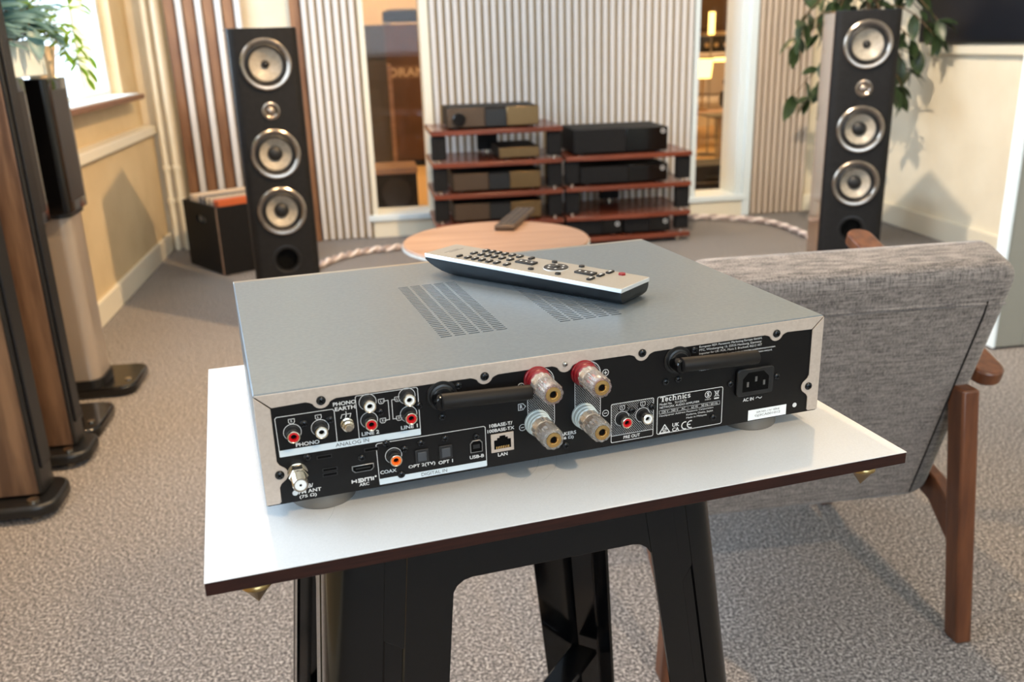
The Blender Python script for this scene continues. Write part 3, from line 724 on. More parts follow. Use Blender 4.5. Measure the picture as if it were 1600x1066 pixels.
for tip in tips:
    P1 = Vector(tip); P0 = Vector((0, 0, min(1.35, tip[2] + random.uniform(.05, .25))))
    pts = [P0.lerp(P1, i / 6) + Vector((0, 0, .06 * sin(pi * i / 6))) for i in range(7)]
    MB().tube(pts, [.005, .0045, .004, .0035, .003, .0025, .002], 5).build('branch', 'bark', t)
    for j in range(7):
        i = min(6, 2 + j); p = pts[i]; sx_ = 1 if tip[0] > 0 else -1
        d_ = Vector((random.uniform(-.8, .8) + .3 * sx_, random.uniform(-1, .6), random.uniform(-1.5, 0)))
        put_leaf(t, random.choice(('dark', 'mid')), p, d_, random.uniform(-.7, .7), random.uniform(.6, .95))

# ------------------------------------------------------------------ armchair
t = thing('lounge_armchair', (.645, 1.12, 0), 'grey fabric armchair with wooden frame seen from behind', 'chair')
# back in a local frame: origin at its lower rear edge, leaning back towards the camera
ang = math.atan2(.15, .42)
T = Matrix.Translation((.003, .121, .198)) @ Matrix.Rotation(ang, 4, 'X')
def rbox(x0, x1, y0, y1, z0, z1, r, n=5, T=None):
    b = MB(); p = rrect(x0, x1, z0, z1, r, n); b.prism(p, y0, y1, 'y', T=T); return b
BW = .237
o = rbox(-BW, BW, 0, .085, 0, .470, .035, 6, T).build('backrest', 'fabric', t, bevel=.022, seg=4)
def seam(pts, r=.0016, nm='piping', mk='fabric', par=None): return MB().tube([T @ Vector(p) for p in pts], r, 6).build(nm, mk, par or o)
seam([(BW - .035, -.0004, .02), (BW - .037, -.0008, .2), (BW - .038, -.0008, .39), (BW - .040, .0, .412)], .0014, 'side_seam', 'rubber')
seam([(-BW + .035, -.0004, .02), (-BW + .037, -.0008, .2), (-BW + .038, -.0008, .39), (-BW + .040, .0, .412)], .0014, 'side_seam', 'rubber')
seam([(-BW + .01, .001, .405), (-.1, -.001, .412), (.1, -.001, .412), (BW - .01, .001, .405)], .0020)
seam([(-BW + .01, .012, .459), (-.1, .012, .4635), (.1, .012, .4635), (BW - .02, .012, .459)], .0020)
rbox(-.24, .24, .20, .66, .30, .40, .04, 5).build('seat_cushion', 'fabric', t, bevel=.015, seg=3)
for sx in (-1, 1):
    # arm with rounded ends, sloping up to the front
    A = Vector((sx * .258, .020, .447)); B_ = Vector((sx * .255, .455, .584))
    d_ = (B_ - A); L_ = d_.length; an = math.atan2(d_.z, d_.y)
    Ta = Matrix.Translation(A) @ Matrix.Rotation(an, 4, 'X')
    MB().prism(rrect(-.024, .024, 0, L_, .022, 5), -.012, .012, 'z', T=Ta).build('armrest', 'chairw', t, bevel=.004)
    # rear leg: splayed board; front leg
    MB().prism([(-.012, 0), (.022, 0), (.050, .438), (.010, .438)], sx * .249 - .014, sx * .249 + .014, 'x', T=Matrix(((1, 0, -sx * .075, 0), (0, 1, 0, 0), (0, 0, 1, 0), (0, 0, 0, 1)))).build('leg', 'chairw', t, bevel=.004)
    MB().prism([(.46, 0), (.49, 0), (.44, .555), (.40, .555)], sx * .255 - .014, sx * .255 + .014, 'x').build('leg', 'chairw', t, bevel=.004)
    MB().prism([(.012, .125), (.02, .195), (.10, .245), (.44, .32), (.44, .275), (.11, .20)], sx * .249 - .011, sx * .249 + .011, 'x').build('side_rail', 'chairw', t, bevel=.003)
MB().box(-.235, .235, .16, .185, .20, .24).build('cross_rail', 'chairw', t, bevel=.003)
MB().box(-.24, .24, .43, .455, .255, .30).build('cross_rail', 'chairw', t, bevel=.003)

# ------------------------------------------------------------------ metal stool and board
BA = radians(8.35); BR = Matrix.Rotation(BA, 4, 'Z'); B0 = Vector((-.117, .487, 0))
def bw(x, y, z): return B0 + BR @ Vector((x, y, z))
t = thing('metal_stool', bw(.2235, .205, 0), 'glossy black metal stool carrying the white-topped board', 'stool', BA)
HX, HY, ZT, SP_ = .1475, .150, .636, .062
def leg_ring(z, sx, sy):
    u = 1 - z / ZT; w = .074 - .014 * u; r = .020 - .004 * u; tk = .003
    ox, oy = HX + SP_ * u, HY + SP_ * u
    v_ = w + (.018 if sx < 0 else -.014) if sy < 0 else w
    out = [(v_, 0), (v_ * .62, 0), (v_ * .60, .002), (v_ * .46, .002), (v_ * .44, 0), (r, 0)]
    for i in range(1, 6): a = radians(90 * i / 6); out.append((r - r * sin(a), r - r * cos(a)))
    out += [(0, r), (0, w * .44), (.002, w * .46), (.002, w * .60), (0, w * .62), (0, w)]
    inn = [(tk, w), (tk + .002, w * .6), (tk + .002, w * .46), (tk, r + tk), (r + tk, tk), (v_ * .46, tk + .002), (v_ * .6, tk + .002), (v_, tk)]
    return [(sx * (ox - x), sy * (oy - y), z) for x, y in out + inn]
for sx in (-1, 1):
    for sy in (-1, 1):
        b = MB(); zs = [.006, .2, .4, .575, .632]; rings = [leg_ring(z, sx, sy) for z in zs]; n = len(rings[0])
        fs = [(j * n + i, j * n + (i + 1) % n, (j + 1) * n + (i + 1) % n, (j + 1) * n + i) for j in range(len(zs) - 1) for i in range(n)]
        b.add([v for r_ in rings for v in r_], fs + [list(range(n)), list(range((len(zs) - 1) * n, len(zs) * n))])
        o = b.build('leg', 'black', t, smooth=30)
        u = 1; MB().prism(rrect(-.032, .032, -.032, .032, .012, 4), 0, .012, 'z').build('foot_cap', 'rubber', o, loc=(sx * (HX + SP_ - .026), sy * (HY + SP_ - .026), 0))
# aprons with curved corners running into the legs
def apron(hw, il, ir, zb=.571):
    def half(xi, r=.016): return [(hw, .56), (xi + .006, zb - .051)] + [(xi - r + r * cos(radians(a)), zb + r * sin(radians(a))) for a in (0, 22, 45, 68, 90)]
    return [(-hw, .632), (hw, .632)] + half(ir) + [(-x, z) for x, z in half(il)[::-1]]
for k_ in range(4):
    a = k_ * pi / 2; hw, off = (HX, HY) if k_ % 2 == 0 else (HY, HX)
    b = MB(); b.prism(apron(hw - .018, hw - (.084 if k_ == 0 else .066), hw - (.052 if k_ == 0 else .066), .571 if k_ == 0 else .548), 0, .0025, 'y')
    tilt = math.atan2(SP_, ZT)
    o = b.build('apron', 'black', t, bevel=.001, seg=2)
    o.matrix_local = Matrix.Rotation(a, 4, 'Z') @ Matrix.Translation((0, -off + .0006, ZT)) @ Matrix.Rotation(-tilt, 4, 'X') @ Matrix.Translation((0, 0, -ZT))
MB().prism(rrect(-HX, HX, -HY, HY, .022, 6), .632, .6445, 'z').build('seat', 'black', t, bevel=.004, seg=3)
for k_ in (0, 1):
    pts = []
    for i in range(-8, 9):
        u = i / 8; pts.append((u * (HX + .02), u * (HY + .02) * (1 if k_ == 0 else -1), .235 + .012 * (1 - u * u)))
    b = MB()
    for p, q in zip(pts, pts[1:]):
        pass
    P = [Vector(p) for p in pts]; vs = []; n = 4
    for i, p in enumerate(P):
        tg = (P[min(i + 1, 16)] - P[max(i - 1, 0)]).normalized(); s1 = tg.cross(Vector((0, 0, 1))).normalized(); nn_ = s1.cross(tg)
        for a_, c_ in ((-.017, 0), (.017, 0), (.015, .006), (-.015, .006)): vs.append(tuple(p + s1 * a_ + nn_ * (c_ + .0005 * k_ * 14)))
    b.add(vs, [(j * 4 + i, j * 4 + (i + 1) % 4, j * 4 + 4 + (i + 1) % 4, j * 4 + 4 + i) for j in range(16) for i in range(4)] + [(0, 1, 2, 3), (64, 65, 66, 67)])
    b.build('cross_brace', 'black', t, bevel=.001)

t = thing('board', bw(.251, .1975, .6445), 'white-topped board with dark brown edges lying on the metal stool', 'board', BA)
MB().box(-.251, .251, -.1975, .1975, 0, .0088).build('core', 'core', t, bevel=.0004, seg=1)
MB().box(-.2512, .2512, -.1977, .1977, .0088, .0095).build('laminate', 'lam', t, bevel=.0003, seg=1)
for x, y in ((-.222, -.182), (.225, -.182), (-.222, .17), (.225, .17)):
    MB().lathe([(0, 0), (.0095, 0), (.0098, -.003), (.0092, -.004), (.0098, -.005), (.0098, -.007), (.0085, -.008), (0, -.020)], (x, y, 0), n=24).build('spike', 'brass', t)
b = MB(k=.001)
for c0, r, a0, a1, w_ in (((-60, -95), 52, 300, 385, .35), ((-52, -98), 57, 305, 380, .25), ((-220, -120), 55, -30, 40, .3), ((95, -120), 40, 60, 110, .25)):
    pts = [(c0[0] + r * cos(radians(a0 + (a1 - a0) * i / 14)), c0[1] + r * sin(radians(a0 + (a1 - a0) * i / 14))) for i in range(15)]
    m0 = len(b.v); b.stroke(pts, w_); b.v[m0:] = [(v[0], v[2], .00953) for v in b.v[m0:]]
b.build('scratch', mat('scratch', (176, 184, 188), .6), t)

# ------------------------------------------------------------------ amplifier (local frame in millimetres, seen from its back)
AA = radians(9.55); AR = Matrix.Rotation(AA, 4, 'Z'); A0 = Vector((-.08554, .55246, .6540))
def aw(x, y, z): return A0 + AR @ (Vector((x, y, z + 12)) * .001)       # z measured from the chassis bottom
amp = thing('amplifier', A0, 'silver hi-fi amplifier showing its black rear panel of sockets, on the white board', 'amplifier', AA)
def mm(): return MB(k=.001)
def part(b, name, mk, parent=amp, **kw):
    if parent is amp: kw.setdefault('loc', (0, 0, .012))
    return b.build(name, mk, parent, **kw)
DP, WD, HT = 315, 430, 79.5
part(mm().box(1.2, WD - 1.2, 1.2, DP - 8, 1, 74), 'chassis', 'dark')
part(mm().box(1, WD - 1, 0, 1.1, 0, HT - 1.2), 'rear_panel', 'panel')
part(mm().box(0, WD, DP - 8, DP, -1, HT - .2), 'front_panel', 'alu', bevel=.0008)
for x in (0, WD - 1.1): part(mm().box(x, x + 1.1, 0, DP - 8.1, .3, HT - .9), 'side_cover', 'silver')
# top cover: plate with rows of real slots and chamfered edges
b = mm(); c_ = .9; zt = HT
X = [c_, 139.6, 194.4, 235.6, 290.4, WD - c_]; Y = [c_, 65, 224, DP - 8.2]
def q4(x0, x1, y0, y1, z): b.add([(x0, y0, z), (x1, y0, z), (x1, y1, z), (x0, y1, z)], [(0, 1, 2, 3)])
for i in range(5):
    for j in range(3):
        if j == 1 and i in (1, 3):
            nc, nr = 5, 34; cw = (X[i + 1] - X[i]) / nc; rh = (Y[2] - Y[1]) / nr
            for a in range(nc):
                for r_ in range(nr):
                    x0 = X[i] + a * cw; y0 = Y[1] + r_ * rh; x1 = x0 + cw; y1 = y0 + rh
                    u0, u1, v0, v1 = x0 + 1.1, x1 - 1.1, y0 + rh * .33, y1 - rh * .30
                    vs = [(x0, y0, zt), (x1, y0, zt), (x1, y1, zt), (x0, y1, zt), (u0, v0, zt), (u1, v0, zt), (u1, v1, zt), (u0, v1, zt), (u0, v0, zt - 1), (u1, v0, zt - 1), (u1, v1, zt - 1), (u0, v1, zt - 1)]
                    b.add(vs, [(0, 1, 5, 4), (1, 2, 6, 5), (2, 3, 7, 6), (3, 0, 4, 7), (4, 5, 9, 8), (5, 6, 10, 9), (6, 7, 11, 10), (7, 4, 8, 11)])
        else: q4(X[i], X[i + 1], Y[j], Y[j + 1], zt)
e0 = [(c_, c_, zt), (WD - c_, c_, zt), (WD - c_, Y[3], zt), (c_, Y[3], zt)]; e1 = [(0, 0, zt - c_), (WD, 0, zt - c_), (WD, Y[3], zt - c_), (0, Y[3], zt - c_)]
b.add(e0 + e1, [(0, 1, 5, 4), (1, 2, 6, 5), (3, 0, 4, 7), (2, 3, 7, 6)])
o = part(b, 'top_cover', 'silver', smooth=20)
# rear lips with bumps around the screws
def arc(cx, cz, r, a0, a1, n=8): return [(cx + r * cos(radians(a0 + (a1 - a0) * i / n)), cz + r * sin(radians(a0 + (a1 - a0) * i / n))) for i in range(n + 1)]
low = [(10.6, 69.4)]
for x in (42.2, 153.8, 213.4, 273.8, 387.4):
    low += [(x - 10, 70.0), (x - 7.5, 69.2)] + arc(x, 70.2, 6.0, 200, 340) + [(x + 7.5, 69.2), (x + 10, 70.0)]
low += [(419.4, 69.4)]
part(mm().prism(low + [(429.6, 78.9), (.4, 78.9)], -1.1, -.05, 'y'), 'top_lip', 'lip', bevel=.0003, seg=1)
def side_lip(s0):
    p = [(0, 78.3), (9.9, 68.9), (9.9, 31.5), (11.2, 28.8)] + arc(10.4, 22, 5.9, 60, -60) + [(11.2, 15.2), (9.9, 12.5), (9.9, 2.2), (8.6, 1), (0, 1)]
    return p if s0 == 0 else [(WD - x, z) for x, z in p]
for s0 in (0, 1): part(mm().prism(side_lip(s0), -1.1, -.05, 'y'), 'side_lip', 'lip', bevel=.0003, seg=1)
for x in (40, 384):
    for y in (27, 275):
        part(mm().lathe([(0, -12), (21.5, -12), (22.5, -11), (22.5, -2), (20.5, -.5), (0, -.5)], (x, y, 0), n=40), 'foot', 'footm')

# screws
def screw(x, z, r=2.75, y=0, mk='screwm'):
    o = part(mm().lathe([(r, 0), (r, .7), (r * .8, 1.4), (r * .45, 1.8), (0, 1.9)], (0, 0, 0), (0, -1, 0), 18), 'screw', mk, loc=(x / 1000, y / 1000, z / 1000 + .012))
    q = mm(); a = radians(x * 37 % 90)
    for k_ in (0, 1):
        aa = a + k_ * pi / 2; dx, dz = cos(aa) * r * .55, sin(aa) * r * .55; nx, nz = -sin(aa) * r * .11, cos(aa) * r * .11
        q.add([(dx + nx, -1.93, dz + nz), (dx - nx, -1.93, dz - nz), (-dx - nx, -1.93, -dz - nz), (-dx + nx, -1.93, -dz + nz)], [(0, 1, 2, 3)])
    q.build('cross_slot', 'dark', o)
for x, z in ((42.2, 70), (153.8, 70.2), (273.8, 70.4), (387.4, 70.3), (10.7, 22), (420.0, 22.2)): screw(x, z, 3.1, -1.1)
screw(213.4, 70.6, 2.0, -1.1, 'alu')
for x, z in ((29.9, 55.3), (47, 55.3), (80.3, 55.3), (106.6, 55.6), (29.6, 30.9), (65.2, 23.9), (82.6, 31.6), (94.7, 25.4), (106.4, 27.8), (91.3, 6.8), (123.6, 28.2), (135, 65.8), (122.6, 44.8), (213.6, 7), (266.5, 25.8), (283, 26.2), (294, 44.5), (304.5, 45), (317.1, 66.5), (349.5, 34.4), (390.6, 34.5), (335.6, 9.0)): screw(x, z)
screw(146.1, 25.9, 2.4)

# RCA sockets
def rca(x, z, mk, ln=9.3):
    L0 = (x / 1000, 0, z / 1000 + .012)
    o = part(mm().lathe([(5.0, 0), (5.0, 1), (4.6, 1.2), (4.6, ln - 3.0), (4.2, ln - 2.6), (0, ln - 2.6)], ax=(0, -1, 0), n=28), 'rca_socket', 'rubber', loc=L0)
    mm().lathe([(4.1, ln - 2.7), (4.1, ln), (3.7, ln + .2), (3.4, ln), (3.4, ln - 2.0)], ax=(0, -1, 0), n=28).build('collar', 'chrome', o)
    mm().lathe([(3.4, ln - .5), (3.3, ln - .1), (2.1, ln - .1), (1.8, ln - .6), (1.8, ln - 2.4)], ax=(0, -1, 0), n=28).build('insert', mk, o)
    mm().lathe([(1.8, ln - 2.3), (0, ln - 2.3)], ax=(0, -1, 0), n=16).build('hole', 'dark', o)
    mm().lathe([(5.9, .05), (5.9, .12), (5.5, .12), (5.5, .05)], ax=(0, -1, 0), n=32).build('printed_ring', 'print', o)
for x, z, mk in ((22, 50.4, 'red'), (39.9, 50.6, 'whitep'), (72.5, 63.6, 'whitep'), (72.5, 50.6, 'red'), (99.1, 63.8, 'whitep'), (99.4, 50.6, 'red'), (87.0, 21.8, 'orange'), (258.7, 20.6, 'red'), (275.5, 20.9, 'whitep')): rca(x, z, mk)
# earth terminal
o = part(mm().lathe([(0, 0), (4.4, 0), (4.4, 1), (3.4, 1.4), (3.4, 2.4)], ax=(0, -1, 0), n=20), 'earth_terminal', 'chrome', loc=(.0577, 0, .0624))
mm().lathe([(3.4, 2.4), (3.9, 2.8), (3.9, 5), (3.4, 5.3), (2.6, 5.5), (2.6, 8.4), (2.2, 8.8), (0, 8.8)], ax=(0, -1, 0), n=40, flute=(16, .05, 3.0)).build('knurled_nut', 'chrome', o)
# antenna socket
o = part(mm().lathe([(0, 0), (6.6, 0), (6.6, 2), (5.6, 2.2), (5.6, 3)], ax=(0, -1, 0), n=24), 'antenna_socket', 'chrome', loc=(.0222, 0, .0341))
mm().lathe([(0, 3), (6.4, 3), (6.4, 9), (5.8, 9.6), (0, 9.6)], ax=(0, -1, 0), n=6).build('hex_nut', 'chrome', o)
pr = [(5.1, 9.6)]
for k_ in range(9): pr += [(5.1, 10 + k_ * 1.2), (4.7, 10.6 + k_ * 1.2)]
pr += [(5.1, 21), (4.7, 21.8), (3.9, 21.8), (3.9, 21.2), (0, 21.2)]
mm().lathe(pr, ax=(0, -1, 0), n=28).build('thread', 'chrome', o)
mm().lathe([(3.85, 21.25), (3.6, 21.6), (.9, 21.6), (.8, 21.2)], ax=(0, -1, 0), n=24).build('insert', 'whitep', o)
mm().lathe([(.8, 21.65), (0, 21.65)], ax=(0, -1, 0), n=12).build('hole', 'dark', o)

# loudspeaker binding posts
def post(x, z, mk, lab):
    o = part(mm().lathe([(0, 0), (9.6, 0), (9.6, 1.6), (9.0, 2.4), (9.0, 5.6), (8.4, 6.2), (8.0, 6.4), (8.0, 7.2), (8.6, 7.8), (8.6, 9.2), (7.6, 9.8), (0, 9.8)], ax=(0, -1, 0), n=40), 'binding_post', mk, loc=(x / 1000, 0, z / 1000 + .012), label=lab)
    core = [(0, 9.9), (6.6, 9.9)]
    for k_ in range(8): core += [(6.5, 10.2 + k_ * .8), (6.1, 10.6 + k_ * .8)]
    core += [(4.6, 17), (4.6, 32.6), (5.3, 32.8), (5.3, 33.7), (2.9, 33.9), (2.5, 33.4), (2.5, 26), (0, 26)]
    mm().lathe(core[:-8], ax=(0, -1, 0), n=32).build('threaded_core', 'champ', o)
    mm().lathe(core[-8:], ax=(0, -1, 0), n=32).build('gold_tip', 'gold', o)
    mm().lathe([(7.0, 10), (8.1, 10.4), (8.2, 13), (7.8, 17), (7.8, 31.5), (7.1, 33.2), (5.6, 33.4), (5.4, 32.2), (5.4, 18), (6.9, 16), (6.9, 10.6)], ax=(0, -1, 0), n=96, flute=(12, .035, 7.0)).build('clear_knob', 'clear', o)
    mm().lathe([(2.35, 32.2), (0, 32.2)], ax=(0, -1, 0), n=20).build('hole', 'dark', o)
    mm().lathe([(4.75, 20), (4.75, 23.5)], ax=(0, -1, 0), n=32).build('colour_band', 'red' if mk == 'redd' else 'whitep', o)
post(192, 62.4, 'redd', 'dark red collar'); post(191.8, 29.1, 'paleb', 'pale collar')
post(227.6, 61.9, 'redd', 'dark red collar'); post(227.9, 28.5, 'paleb', 'pale collar')

# two rod aerials folded flat along the panel
def aerial(x, z):
    L0 = (x / 1000, 0, z / 1000 + .012)
    o = part(mm().lathe([(0, 0), (11, 0), (11, .8), (10.4, 1.4), (9, 1.4), (8.6, 2.6), (7.2, 3), (7.2, 4), (6.4, 5), (0, 5)], ax=(0, -1, 0), n=40), 'aerial_mount', 'blackp', loc=L0)
    mm().lathe([(5.2, 3), (5.2, 13), (4.6, 14.4), (0, 14.8)], (-3, 0, -1), (0, -1, 0), 28).build('hinge', 'black', o)
    mm().lathe([(0, 0), (5.0, .2), (5.4, 1), (5.35, 30), (5.3, 62), (5.0, 63.4), (4.2, 64), (0, 64)], (-3.8, -13.5, .8), (64, 0, -2.9), 32).build('rod', 'rodm', o)
aerial(123.3, 60.6); aerial(303.2, 60.8)

# HDMI
L0 = lambda x, z: (x / 1000, 0, z / 1000 + .012)
sh = [(-7.6, 2.7), (7.6, 2.7), (7.6, -.6), (5.6, -2.6), (-5.6, -2.6), (-7.6, -.6)]
o = part(mm().prism(sh, -.7, 0, 'y'), 'hdmi_port', 'tin', loc=L0(65.5, 16.4), bevel=.0003)
mm().prism([(x * .90, z * .78) for x, z in sh], -.75, -.1, 'y').build('opening', 'dark', o)
mm().box(-5, 5, -.85, -.7, -.2, .7).build('tongue', 'blackp', o)
# coax already; optical ports
for x in (106.4, 123.4):
    o = part(mm().box(-4.8, 4.8, -1.2, 0, -5.1, 5.1), 'optical_port', 'rubber', loc=L0(x, 18.2), bevel=.0004)
    mm().box(-3.1, 3.1, -2.0, -1.1, -3.6, 3.4).build('shutter', mat('shutter_%d' % x, (58, 62, 68), .4), o, bevel=.0006)
# USB-B
us = [(-4.6, -4.6), (4.6, -4.6), (4.6, 2.6), (2.8, 4.8), (-2.8, 4.8), (-4.6, 2.6)]
o = part(mm().prism(us, -.9, 0, 'y'), 'usb_port', 'tin', loc=L0(145.8, 18.4), bevel=.0003)
mm().prism([(x * .86, z * .86) for x, z in us], -.95, -.1, 'y').build('opening', 'dark', o)
mm().box(-2.4, 2.4, -1.2, -.9, -1.4, 1.6).build('tongue', 'blackp', o)
# LAN
o = part(mm().box(-8.5, 8.5, -1.0, 0, -7.1, 7.1), 'network_port', 'lip', loc=L0(165.1, 18.2), bevel=.0003)
mm().prism([(-6.3, -4.6), (6.3, -4.6), (6.3, 2.4), (4, 2.4), (4, 4.0), (2.2, 4.0), (2.2, 5.4), (-2.2, 5.4), (-2.2, 4.0), (-4, 4.0), (-4, 2.4), (-6.3, 2.4)], -1.05, -.2, 'y').build('opening', 'dark', o)
q = mm()
for k_ in range(8): q.box(-4.9 + k_ * 1.3, -4.4 + k_ * 1.3, -1.25, -1.05, -4.4, -2.4)
q.build('contacts', 'gold', o)
# AC inlet
ac = rrect(-16.3, 16.3, -11.2, 11.2, 3.2, 5)
o = part(mm().prism(ac, -3.4, 0, 'y'), 'mains_inlet', 'blackp', loc=L0(369.9, 34.5), bevel=.0008)
mm().prism([(-11.5, -7.6), (11.5, -7.6), (11.5, 3.2), (6.8, 8.0), (-6.8, 8.0), (-11.5, 3.2)], -3.45, -.2, 'y').build('opening', 'dark', o)
for x, z in ((-7.2, -1.5), (0, 2.2), (7.2, -1.5)): mm().box(x - .9, x + .9, -3.9, -3.4, z - 2, z + 2).build('pin', 'tin', o)
# small slots and round stamps
for x, z in ((40.7, 29.3), (72.4, 29.0), (43.5, 19.5), (43.3, 15.9)):
    o = part(mm().box(-5, 5, -.22, 0, -1.3, 1.3), 'slot', 'blackp', loc=L0(x, z)); mm().box(-4.4, 4.4, -.26, -.2, -.8, .8).build('opening', 'dark', o)
for x, z in ((19.3, 6.5), (409.3, 7.3)): part(mm().lathe([(1.9, 0), (1.9, .12), (0, .12)], ax=(0, -1, 0), n=24), 'printed_dot', 'print', loc=L0(x, z))

# printed outlines and strips
PY = -.10
def rect_line(x0, x1, z0, z1, w=.45, r=1.2, nm='printed_frame', gap=None):
    part(mm().stroke(rrect(x0, x1, z0, z1, r, 3), w, PY, True), nm, 'print', smooth=0)
def line(pts, w=.42, nm='printed_line'): part(mm().stroke(pts, w, PY), nm, 'print', smooth=0)
line([(12.4, 34), (11.9, 61.2), (13, 62.3), (49, 62.3), (50.1, 61), (50.1, 38)])
line([(64.9, 38), (64.6, 68.2), (65.4, 69.0), (105.8, 69.0), (106.7, 68), (106.9, 38)])
part(mm().prism(rrect(12.4, 107, 33.9, 38.6, .5, 2), PY - .02, 0, 'y'), 'printed_strip', 'printb', smooth=0)
line([(76, 4), (75.6, 31.6), (76.8, 32.5), (152, 32.5), (153, 31.5), (153, 4)])
part(mm().prism(rrect(75.9, 153.2, 1.5, 5.9, .5, 2), PY - .02, 0, 'y'), 'printed_strip', 'printb', smooth=0)
line([(82.6, 62.7), (86.2, 62.7), (86.2, 48.7), (82.6, 48.7)]); line([(91.4, 62.6), (88.6, 62.6), (88.6, 48.7), (91.4, 48.7)])
for x0, x1 in ((185.0, 205.2), (221.2, 241.2)):
    cx = (x0 + x1) / 2; r = (x1 - x0) / 2
    line(arc(cx, 59.6, r, 0, 180, 14) + arc(cx, 28.6, r, 180, 360, 14) + [(x1, 59.6)], .4)
def dots(x0, x1, z0, z1, test, nm):
    q = mm(); zz = z0; row = 0
    while zz < z1:
        xx = x0 + (0.8 if row % 2 else 0)
        while xx < x1:
            if test(xx, zz): q.add([(xx - .32, PY, zz), (xx, PY, zz - .32), (xx + .32, PY, zz), (xx, PY, zz + .32)], [(0, 1, 2, 3)])
            xx += 1.6
        zz += 1.0; row += 1
    o = part(q, nm, 'print', smooth=0); o['kind'] = 'stuff'
for x0, x1 in ((185.0, 205.2), (221.2, 241.2)):
    cx = (x0 + x1) / 2
    dots(x0 + .8, x1 - .4, 19, 69, lambda x, z: math.hypot(x - cx, max(z - 59.6, 28.6 - z, 0)) < 9.6, 'printed_dots')
rect_line(249.9, 284.4, 2.4, 33.2, .45, 1.0)
line([(250, 7.7), (284.4, 7.7)])
dots(250.6, 284, 8.6, 32.8, lambda x, z: math.hypot(x - 258.7, z - 20.6) > 6.2 and math.hypot(x - 275.5, z - 20.9) > 6.2 and not (255.5 < x < 263 and 26.8 < z < 31) and not (272 < x < 279 and 26.8 < z < 31.4), 'printed_dots')
rect_line(287.7, 343.2, 2.6, 33.1, .5, 1.4)
rect_line(289.4, 341.0, 19.0, 21.8, .22, .2)

# lettering
def text(s_, cx, cz, w, h, mk='print', par=None, off=0.0, nm='lettering', italic=0, y=PY - .03):
    cu = bpy.data.curves.new('t', 'FONT'); cu.body = s_; cu.size = 1; cu.offset = off; cu.resolution_u = 3; cu.fill_mode = 'FRONT'; cu.shear = italic
    to = bpy.data.objects.new('t', cu); COL.objects.link(to); bpy.context.view_layer.update()
    me = bpy.data.meshes.new_from_object(to.evaluated_get(bpy.context.evaluated_depsgraph_get()))
    bpy.data.objects.remove(to)
    xs = [v.co.x for v in me.vertices]; zs = [v.co.y for v in me.vertices]
    ax, bx_, az, bz = min(xs), max(xs), min(zs), max(zs)
    for v in me.vertices: v.co = Vector(((v.co.x - (ax + bx_) / 2) * w / (bx_ - ax), 0, (v.co.y - (az + bz) / 2) * h / (bz - az))) * .001
    me.materials.clear(); me.materials.append(M[mk]); me.name = nm
    o = bpy.data.objects.new(nm, me); COL.objects.link(o); o.parent = par or amp
    o.location = (cx / 1000, y / 1000, cz / 1000 + (.012 if par is None else 0)); return o
B_ = .02
text('PHONO', 30.9, 40.9, 15.3, 2.7, off=B_); text('ANALOG IN', 60, 36.3, 22.4, 2.6, 'inkd', y=-.2); text('PHONO', 57.2, 65.4, 15, 2.7, off=B_); text('EARTH', 57.4, 61.8, 13.4, 2.7, off=B_)
text('LINE 2', 72.6, 41.2, 11.8, 2.7, off=B_); text('LINE 1', 99.3, 41.2, 11.6, 2.7, off=B_)
text('ARC', 65.4, 4.2, 6.8, 2.3, off=B_)
text('DAB/', 26.9, 10.2, 9.0, 2.9, off=B_); text('FM ANT', 29.0, 6.4, 15, 2.6, off=B_); text('(75 \u03a9)', 27.4, 2.8, 11.4, 2.9, off=B_)
text('COAX', 82.6, 10.6, 11.3, 2.6, off=B_); text('OPT 2(TV)', 106.2, 10.8, 19, 3.0, off=B_); text('OPT 1', 123.2, 10.4, 10.4, 2.6, off=B_); text('USB-B', 146, 10.3, 10.5, 2.6, off=B_)
text('DIGITAL IN', 114.6, 3.8, 18.4, 2.5, 'inkd', y=-.2); text('LAN', 165.2, 8.6, 7.2, 2.6, off=B_); text('10BASE-T/', 164.6, 31.8, 17, 2.7, off=B_); text('100BASE-TX', 164.5, 27.9, 20, 2.6, off=B_)
text('SPEAKERS', 212.4, 16.2, 19, 2.7, off=B_); text('(4 - 16 \u03a9)', 211.4, 12.6, 17, 2.9, off=B_)
text('PRE OUT', 266.8, 5.1, 13.6, 2.6, off=B_); text('AC IN', 366.3, 18.9, 9.6, 2.8, off=B_)
line([(373, 18.6), (374, 19.6), (375, 19.6), (376.4, 18.4), (377.4, 18.4), (378.4, 19.4)], .5)
text('European REP: Panasonic Marketing Europe GmbH,', 348.5, 67.9, 54, 2.2); text('PTC, Winsbergring 15, 22525 Hamburg, Germany', 348.3, 65.2, 53.6, 2.2); text('Importer for UK: PUK, Maxis 2, Bracknell, RG12 1RT', 348.6, 62.5, 54, 2.2)
text('Apparaten skall anslutas till jordat uttag. Laite on liitett\u00e4v\u00e4 suojakosketinpistorasiaan.', 354, 59.6, 68, 1.9); text('Apparatet m\u00e5 tilkoples jordet stikkontakt. Apparatets stikprop skal tilsluttes med jord,', 353, 57.2, 64, 1.9)
text('Apparatet skal tilsluttes med jord', 340, 49.3, 36, 1.4)
text('Model No.   SU-GX70', 300.7, 26.7, 22.4, 1.8); text('NETWORK AUDIO AMPLIFIER', 306.4, 24.1, 33.6, 1.7); text('220 V - 240 V    AC  ~   63 W    50 Hz / 60 Hz', 315.2, 20.4, 48, 1.7)
text('Headquarter Address:', 300.6, 17.2, 22.2, 1.8); text('Panasonic Corporation', 324, 17.2, 23, 1.8); text('Kadoma, Osaka, Japan', 323.8, 14.6, 22.8, 1.9); text('Made in Malaysia', 321.2, 12.0, 17.6, 1.8)
